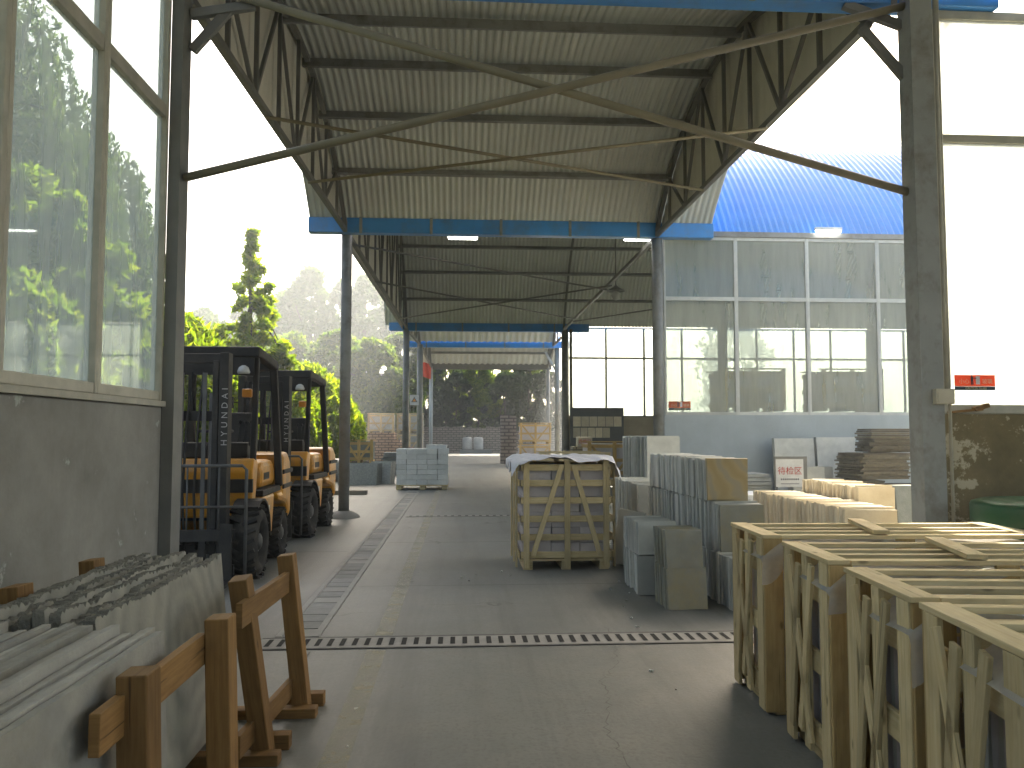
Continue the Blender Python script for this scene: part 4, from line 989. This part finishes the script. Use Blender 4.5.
pile(-9.5, -3.2, 40, 41.6, 1.55, BRK, 'long orange stone pile beyond the slate packs')
pile(-3.2, -2.3, 39.6, 41, 1.2, BRK, 'short stepped orange stone pile behind the white blocks', steps=.5)
pile(-14, 3.4, 61.5, 62.4, 1.95, BRK2, 'long grey brick stack in front of the dark hedge')
pile(3.4, 12, 62, 63, 1.7, BRK2, 'far grey brick stack behind the yellow crates')
pile(2.0, 2.75, 39.5, 40.5, 2.35, BRK2, 'narrow dark stone stack left of the yellow crates')
GD = 'dark slates leaning beside the round column'
for k in range(11): 
    lean_slab(-2.95+.012*k, 23.7+.05*k, 1.1, .62, .045, LEANST, 'dark slate leaning in the pack right behind the round column', -12, 0, GD)
for k in range(6): lean_slab(-2.35+.02*k, 24.2+.06*k, .62, .66, .05, LEANST, 'dark slate leaning at the right end of the slate pack', -12, -14, GD)
flatstack(-2.35, 29.5, .006, 9, .8, .8, .09, DARKST, 'dark stone sheet in the low pile behind the leaning slates', 'dark sheets in the low pile', .06)
o = MB().tube((-4.9, 25.4, .36), (-3.45, 25.4, .36), .35, n=24).build('steel_drum', plain('galvanised', (.38, .42, .46), None, 5, .4, .5), loc=(-4, 25.4, 0)); tag(o, 'pale grey steel drum lying behind the round column', 'drum')
o = MB().bx(-4.3, -2.25, 19.9, 20.15, .006, .11).build('timber_beam', GREYW, loc=(-3, 20, 0), bevel=.01); tag(o, 'weathered timber beam lying on the floor by the round column', 'timber')
o = MB().bx(-4.6, -3.4, 25.0, 25.9, .0, .012).build('timber_board', GREYW, loc=(-4, 25.4, 0)); tag(o, 'flat board under the lying steel drum', 'timber')
# chips of stone lying about
chip = [MB().box((0, 0, .012), (random.uniform(.03, .06), random.uniform(.02, .04), .022), None, 0, .008).build('stone_chip', GREYST if k else PALE) for k in range(4)]
for k in range(26):
    o = chip[k] if k < 4 else chip[k % 4].copy()
    if k >= 4: COL.objects.link(o)
    p = random.choice(((1.3, 6.6, .35, .5), (1.5, 7.6, .2, .5), (-.6, 4.6, .25, .9), (-.75, 3.3, .12, .6), (1.3, 4.9, .25, .9), (.2, 8.6, .6, .4), (-1.7, 7.4, .4, 1.2)))
    sc_ = random.uniform(.2, .5); o.scale = (sc_, sc_, sc_)
    put(o, (random.gauss(p[0], p[2]*.6), random.gauss(p[1], p[3]*.6), .008), (0, 0, random.uniform(0, 6)))
    tag(o, 'small chip of broken stone lying loose on the concrete floor', 'stone chip', 'stone chips on the floor')
# sample board
sb = thing('sample_board', 'dark display board with rows of pale stone tiles', 'display board', (4.6, 27.3, 0))
MB().bx(3.74, 5.58, 27.38, 27.42, 1.0, 2.36).build('panel', BOARDM, sb)
for k in range(6): MB().bx(3.84+k*.28, 3.84+k*.28+.26, 27.355, 27.379, 1.72, 2.06).build('sample_tile', CREAM, sb)
for k in range(5): MB().bx(3.84+k*.255, 3.84+k*.255+.235, 27.355, 27.379, 1.34, 1.68).build('sample_tile', CREAM, sb)
for x in (3.85, 5.45): MB().bar((x, 27.4, 0), (x, 27.4, 1.0), .05, .05).build('leg', DARKSTEEL, sb)
bx_ = thing('carton', 'small pale carton with red characters near the ochre pipe', 'box', (3.72, 24.2, 1.1))
MB().bx(3.50, 3.94, 24, 24.35, 1.1, 1.38).build('box', CREAM, bx_, bevel=.01)
text('lettering', '合格区', .13, (3.72, 23.995, 1.24), (R(90), 0, 0), REDT, bx_)
MB().bx(3.35, 4.1, 23.95, 24.5, 0, 1.095).build('stone_pile', brickpile('tan_pile', (.40, .34, .24), (.34, .28, .2), .02, .5, .2), loc=(3.7, 24.2, 0)); tag(bpy.data.objects['stone_pile.001'], 'tan stone pile carrying the small lettered carton', 'stone pile')
for x in (.55, 1.35):
    t = thing('plastic_drum', 'white plastic drum on dark pallet by the grey brick stack, %s one' % ('left' if x < 1 else 'right'), 'drum', (x, 59.5, 0), 'white drums by the brick stack')
    MB().lathe((x, 59.5, .3), [(.001, 0), (.33, .0), (.36, .06), (.36, .75), (.30, .88), (.001, .9)], 18).build('body', plain('dull_plastic', (.42, .43, .42), None, 3, .5), t)
    MB().lathe((x, 59.5, 1.2), [(.10, 0), (.10, .08), (.001, .08)], 12).build('cap', BLACK, t)
o = MB().bx(.0, 2.3, 59, 60, 0, .29).build('wooden_pallet', DARKST, loc=(1.1, 59.5, 0)); tag(o, 'dark pallet under the two white drums', 'pallet')
# banner and triangle sign
b = thing('banner', 'red banner hanging on the thin blue-grey column', 'banner', (-1.75, 43.9, 4.2))
MB().grid(lambda u, v: (lerp(-2.02, -1.58, u), 43.85+.03*math.sin(u*9+v*3), lerp(4.55, 5.35, v)-.15*u), 10, 8).build('cloth', RED, b)
ts = thing('warning_sign', 'small white sign with a black triangle on a round column', 'sign', (-1.83, 32.8, 2.6))
MB().bx(-2.02, -1.66, 32.84, 32.86, 2.62, 3.04).build('plate', WHITEP, ts)
MB()._add([(-1.97, 32.835, 2.72), (-1.71, 32.835, 2.72), (-1.84, 32.835, 2.95)], [(0, 1, 2)]) 
m = MB(); m._add([(-1.97, 32.836, 2.74), (-1.71, 32.836, 2.74), (-1.84, 32.836, 2.96)], [(0, 1, 2)]); m.build('triangle', GREYT, ts)
m = MB(); m._add([(-1.91, 32.833, 2.77), (-1.77, 32.833, 2.77), (-1.84, 32.833, 2.89)], [(0, 1, 2)]); m.build('triangle_field', AMBER, ts)
# striped barrier pole at the left
bp = thing('barrier_pole', 'red and white striped pole left of the round column', 'pole', (-4.2, 24.5, 0))
m = MB()
for k in range(6): m.tube((-4.25, 24.5, k*.25), (-4.25, 24.5, k*.25+.25), .04, n=8, mat=k % 2, caps=False)
m.build('pole', [RED, WHITEP], bp)
# white shed far left
sh = thing('white_shed', 'long low white roofed shed among the distant trees', 'building', (-12, 70, 0))
MB().bx(-20, -5, 70, 76, 0, 6.6).build('wall', WHITEP, sh)
MB().prism([(69.6, 6.6), (76.4, 6.6), (73, 8.2)], -20.4, -4.6).build('roof', WHITEP, sh)

# ---------------------------------------------------------------- trees
def mesh_leaves(name, C, S, mat, parent, droop=0.0, long_=1.5):
    n = len(C); nrm = rng.normal(size=(n, 3)); nrm[:, 2] += .5; nrm /= np.linalg.norm(nrm, axis=1)[:, None]
    a = rng.normal(size=(n, 3)); a[:, 2] -= droop; u = a-(a*nrm).sum(1)[:, None]*nrm; u /= np.linalg.norm(u, axis=1)[:, None]; v = np.cross(nrm, u)
    s = (S*rng.uniform(.6, 1.3, n))[:, None]
    V = np.empty((n, 4, 3)); V[:, 0] = C-u*s*long_; V[:, 1] = C+v*s*.55-u*s*.2; V[:, 2] = C+u*s*long_; V[:, 3] = C-v*s*.55-u*s*.2
    V = V-np.array(wloc(parent))
    me = bpy.data.meshes.new(name); me.vertices.add(4*n); me.vertices.foreach_set('co', V.reshape(-1).astype(np.float32))
    me.loops.add(4*n); me.loops.foreach_set('vertex_index', np.arange(4*n, dtype=np.int32))
    me.polygons.add(n); me.polygons.foreach_set('loop_start', np.arange(0, 4*n, 4, dtype=np.int32)); me.polygons.foreach_set('loop_total', np.full(n, 4, np.int32))
    me.update(calc_edges=True); me.materials.append(mat)
    o = bpy.data.objects.new(name, me); COL.objects.link(o); o.parent = parent; KIDS.setdefault(parent.name, []).append(o); return o
def limbs(t, base, top, r, cs, k=9):
    m = MB(); base = Vector(base); top = Vector(top); pts = [base.lerp(top, i/6)+Vector((random.uniform(-.06, .06), random.uniform(-.06, .06), 0))*(i > 0) for i in range(7)]
    m.path(pts, [r*(1-.13*i) for i in range(7)], 9)
    for c in cs[:k]:
        a = base.lerp(top, random.uniform(.35, .85)); c = Vector(c); mid = a.lerp(c, .5)+Vector((0, 0, .12))
        m.path([a, mid, c], [r*.35, r*.22, r*.06], 6)
    m.build('trunk', BARK, t)
def tree(name, lab, x, y, h, rad, zlow, mat, n, leafs, shape='round', grp=None, cat='tree', clumps=60, z0=0):
    t = thing(name, lab, cat, (x, y, z0), grp); cs = []; rs = []
    for _ in range(clumps):
        q = random.random(); a = random.uniform(0, 2*math.pi)
        if shape == 'cone': q = min(1, .1+.95*q*q**.15); w_ = rad*(max(0, 1-q)**1.25*min(1, .6+2.5*q)*(.85+.3*math.sin(a*3+q*9))+.03)
        elif shape == 'column': w_ = rad*min(1, 4*(1-q)*1.0+.05)*min(1, .45+2*q)*(.75+.4*random.random())
        elif shape == 'dome': w_ = rad*math.sqrt(max(0, 1-q*q))
        else: w_ = rad*math.sqrt(max(0, 1-(2*q-1)**2))*(.85+.3*math.sin(a*2+x))
        rr = w_*math.sqrt(random.uniform(.15, 1))
        cs.append((x+rr*math.cos(a), y+rr*math.sin(a), z0+zlow+(h-zlow)*q)); rs.append(rad*random.uniform(.16, .30)*((.62-.45*q) if shape == 'cone' else 1))
    cs_ = np.array(cs); rs_ = np.array(rs); pw = rs_**1.8 if shape == 'cone' else np.ones(clumps); idx = rng.choice(clumps, n, p=pw/pw.sum())
    off = rng.normal(size=(n, 3)); off /= np.linalg.norm(off, axis=1)[:, None]; off *= (rng.random(n)**.45)[:, None]; off[:, 2] *= .75
    C = cs_[idx]+off*rs_[idx][:, None]
    limbs(t, (x, y, z0), (x, y, z0+h*.92), max(.05, h*.016), cs, 12)
    mesh_leaves('crown', C, np.full(n, leafs), mat, t); return t
def weeping(name, lab, x, y, h, rad, mat, strands, per, leafs, grp, zmin=.2, drop=(.5, 1.0), flare=.15):
    t = thing(name, lab, 'tree', (x, y, 0), grp); P = []; starts = []
    for _ in range(strands):
        a = random.uniform(0, 2*math.pi); q = random.random()**.6; r0 = rad*q; z0 = h*(1-.42*q*q*random.uniform(.7, 1.2)); L = (z0-zmin)*random.uniform(*drop)
        sx, sy = x+r0*math.cos(a), y+r0*math.sin(a); starts.append((sx, sy, z0))
        tt = rng.random(per); bow = flare*rad*np.sin(np.minimum(1, tt*1.4)*1.57)
        P.append(np.stack([sx+math.cos(a)*bow+rng.normal(0, .018, per)*rad, sy+math.sin(a)*bow+rng.normal(0, .018, per)*rad, z0-L*tt], 1))
    C = np.concatenate(P); limbs(t, (x, y, 0), (x, y, h*.93), max(.06, h*.02), starts, 14)
    mesh_leaves('crown', C, np.full(len(C), leafs), mat, t, droop=2.2, long_=1.9); return t
GWL = 'weeping willows outside the dusty windows'
weeping('willow_tree', 'tall pale weeping willow behind the left dusty window pane', -7.7, 13.2, 9.2, 1.9, L_WILLOW, 300, 110, .05, GWL, 1.2, (.3, .85))
weeping('willow_tree', 'pale weeping willow behind the narrow dusty pane by the column', -7.6, 17.0, 7.8, 1.6, L_WILLOW, 240, 110, .05, GWL, 1.2, (.4, .95))
weeping('willow_tree', 'weeping willow farther left behind the dusty windows', -10, 11.5, 9.5, 2.2, L_WILLOW, 300, 50, .055, GWL, 1.0, (.35, .9))
GBR = 'bright green garden trees left of the forklifts'
tree('maple_tree', 'bright green bushy tree in front of the willow, seen through dusty glass', -5.6, 10.6, 4.7, 1.25, 1.2, L_BRIGHT, 16000, .07, 'round', GBR)
tree('maple_tree', 'bright green low tree behind the narrow dusty pane', -6.1, 13.4, 3.9, 1.1, 1.0, L_BRIGHT, 12000, .07, 'round', GBR)
tree('young_tree', 'young pointed bright green tree rising above the nearer forklift', -6.15, 24.1, 7.4, 2.0, 2.0, L_BRIGHT, 8500, .115, 'cone', GBR, clumps=190)
GDM = 'weeping dome shrubs behind the forklifts'
weeping('weeping_shrub', 'yellow green weeping dome seen left of the nearer forklift guard', -6.5, 18.1, 4.3, 1.6, L_BRIGHT, 460, 46, .085, GDM, .5, (.7, 1), .3)
weeping('weeping_shrub', 'yellow green weeping dome between the two forklifts', -6.0, 24.5, 3.95, 1.6, L_BRIGHT, 460, 46, .085, GDM, .5, (.7, 1), .3)
weeping('weeping_shrub', 'yellow green weeping dome right behind the second forklift', -5.6, 29, 4.0, 1.75, L_BRIGHT, 520, 46, .09, GDM, .5, (.7, 1), .3)
weeping('weeping_shrub', 'yellow green weeping dome farther left behind the first forklift', -8.3, 20.8, 4.3, 1.9, L_BRIGHT, 520, 46, .09, GDM, .5, (.7, 1), .3)
weeping('weeping_shrub', 'yellow green weeping dome low behind the left dusty window', -4.95, 9.3, 3.3, .95, L_BRIGHT, 420, 44, .06, GDM, .5, (.7, 1), .3)
GP = 'hazy poplars in the distance'
pp = [(-25.5, 82, 13.5, 2.4), (-28.5, 86, 13, 2.6), (-21.5, 84, 15, 2.4), (-17.5, 82, 15.5, 2.2), (-14.6, 80, 17.5, 2.6), (-11.8, 82, 16.5, 2.3), (-9.4, 80, 16.8, 2.2), (-7.2, 82, 15, 2.2), (-31.5, 84, 14, 2.6)]
for k, (x, y, h, r) in enumerate(pp):
    x, y, h, r = x*1.05, y*1.05, 1.5+(h-1.5)*1.05, r*1.25
    tree('poplar_tree', ['faint poplar left of the young tree', 'broad faint poplar far left behind the young tree', 'poplar just right of the young tree top', 'slim poplar between the young tree and tallest poplar', 'tallest poplar left of the round column', 'poplar hidden partly by the round column', 'poplar right of the round column, under the roof slope', 'last poplar beneath the second canopy truss', 'faint poplar at the dark forklift guard edge'][k], x, y, h, r, 2, L_POPLAR, 18000, .25, 'column', GP, clumps=150)
GM = 'light green trees before the poplars'
for k, (x, y, h, r, lab) in enumerate([(-8.6, 58, 8.6, 2.6, 'light green tree right of the round column'), (-6.0, 55, 7.6, 2.2, 'light green tree above the orange stone piles'), (-12.6, 62, 8.6, 2.8, 'light green tree behind the white roofed shed edge'), (-4.2, 60, 8.6, 2.0, 'light green tree beside the second canopy column')]):
    tree('broadleaf_tree', lab, x, y, h, r, 2.2, L_MID, 18000, .17, 'round', GM, clumps=70)
tree('sparse_tree', 'sparse tree seen against the bright rear windows through the glass front', 11.6, 33.5, 6.6, 2.3, 1.6, L_DARK, 2600, .12, 'round', None, clumps=45)
GH = 'dark evergreens closing the far end'
hh = [(-11.5, 61, 5.6, 1.9), (-9.2, 63.6, 6.0, 1.8), (-7.0, 64.2, 6.0, 1.8), (-4.6, 64, 6.6, 1.7), (-2.4, 65, 7.2, 1.7), (-.3, 64.6, 6.3, 1.7), (1.5, 65.2, 7.4, 1.8), (3.6, 64.6, 6.2, 1.8), (5.6, 65.4, 7.6, 1.9), (7.4, 65, 6.2, 1.5)]
ord_ = ['first', 'second', 'third', 'fourth', 'fifth', 'sixth', 'seventh', 'eighth', 'ninth', 'tenth', 'eleventh']
for k, (x, y, h, r) in enumerate(hh):
    tree('evergreen_tree', '%s dark evergreen from the left behind the grey brick stack' % ord_[k], x, y, h, r, .3, L_DARK if k % 4 != 2 else L_MID, 20000, .16, 'column', GH, clumps=70)
for k, (x, y, h, r) in enumerate([(-1.2, 69, 9.5, 2.3), (2.6, 70, 9.5, 2.5), (6.0, 69, 9.8, 1.8)]):
    tree('broadleaf_tree', ['sunlit broadleaf crown above the dark evergreens, left one', 'sunlit broadleaf crown above the dark evergreens, middle one', 'sunlit broadleaf crown above the dark evergreens, right one'][k], x, y, h, r, 2.5, L_BRIGHT, 12000, .17, 'round', 'sunlit crowns above the dark evergreens', clumps=60)

# ---------------------------------------------------------------- the hazy air
HAZE = NT('haze_air'); pv_ = HAZE.n('ShaderNodeVolumePrincipled'); pv_.inputs['Color'].default_value = (.90, .96, 1, 1); pv_.inputs['Density'].default_value = .0028; pv_.inputs['Anisotropy'].default_value = .5
HAZE.t.links.new(pv_.outputs[0], HAZE.out.inputs['Volume'])
h_ = MB().bx(-152, 152, -62, 212, -1, 40).build('haze', HAZE.mat, loc=(0, 70, 0)); h_['kind'] = 'stuff'
bpy.context.view_layer.update()
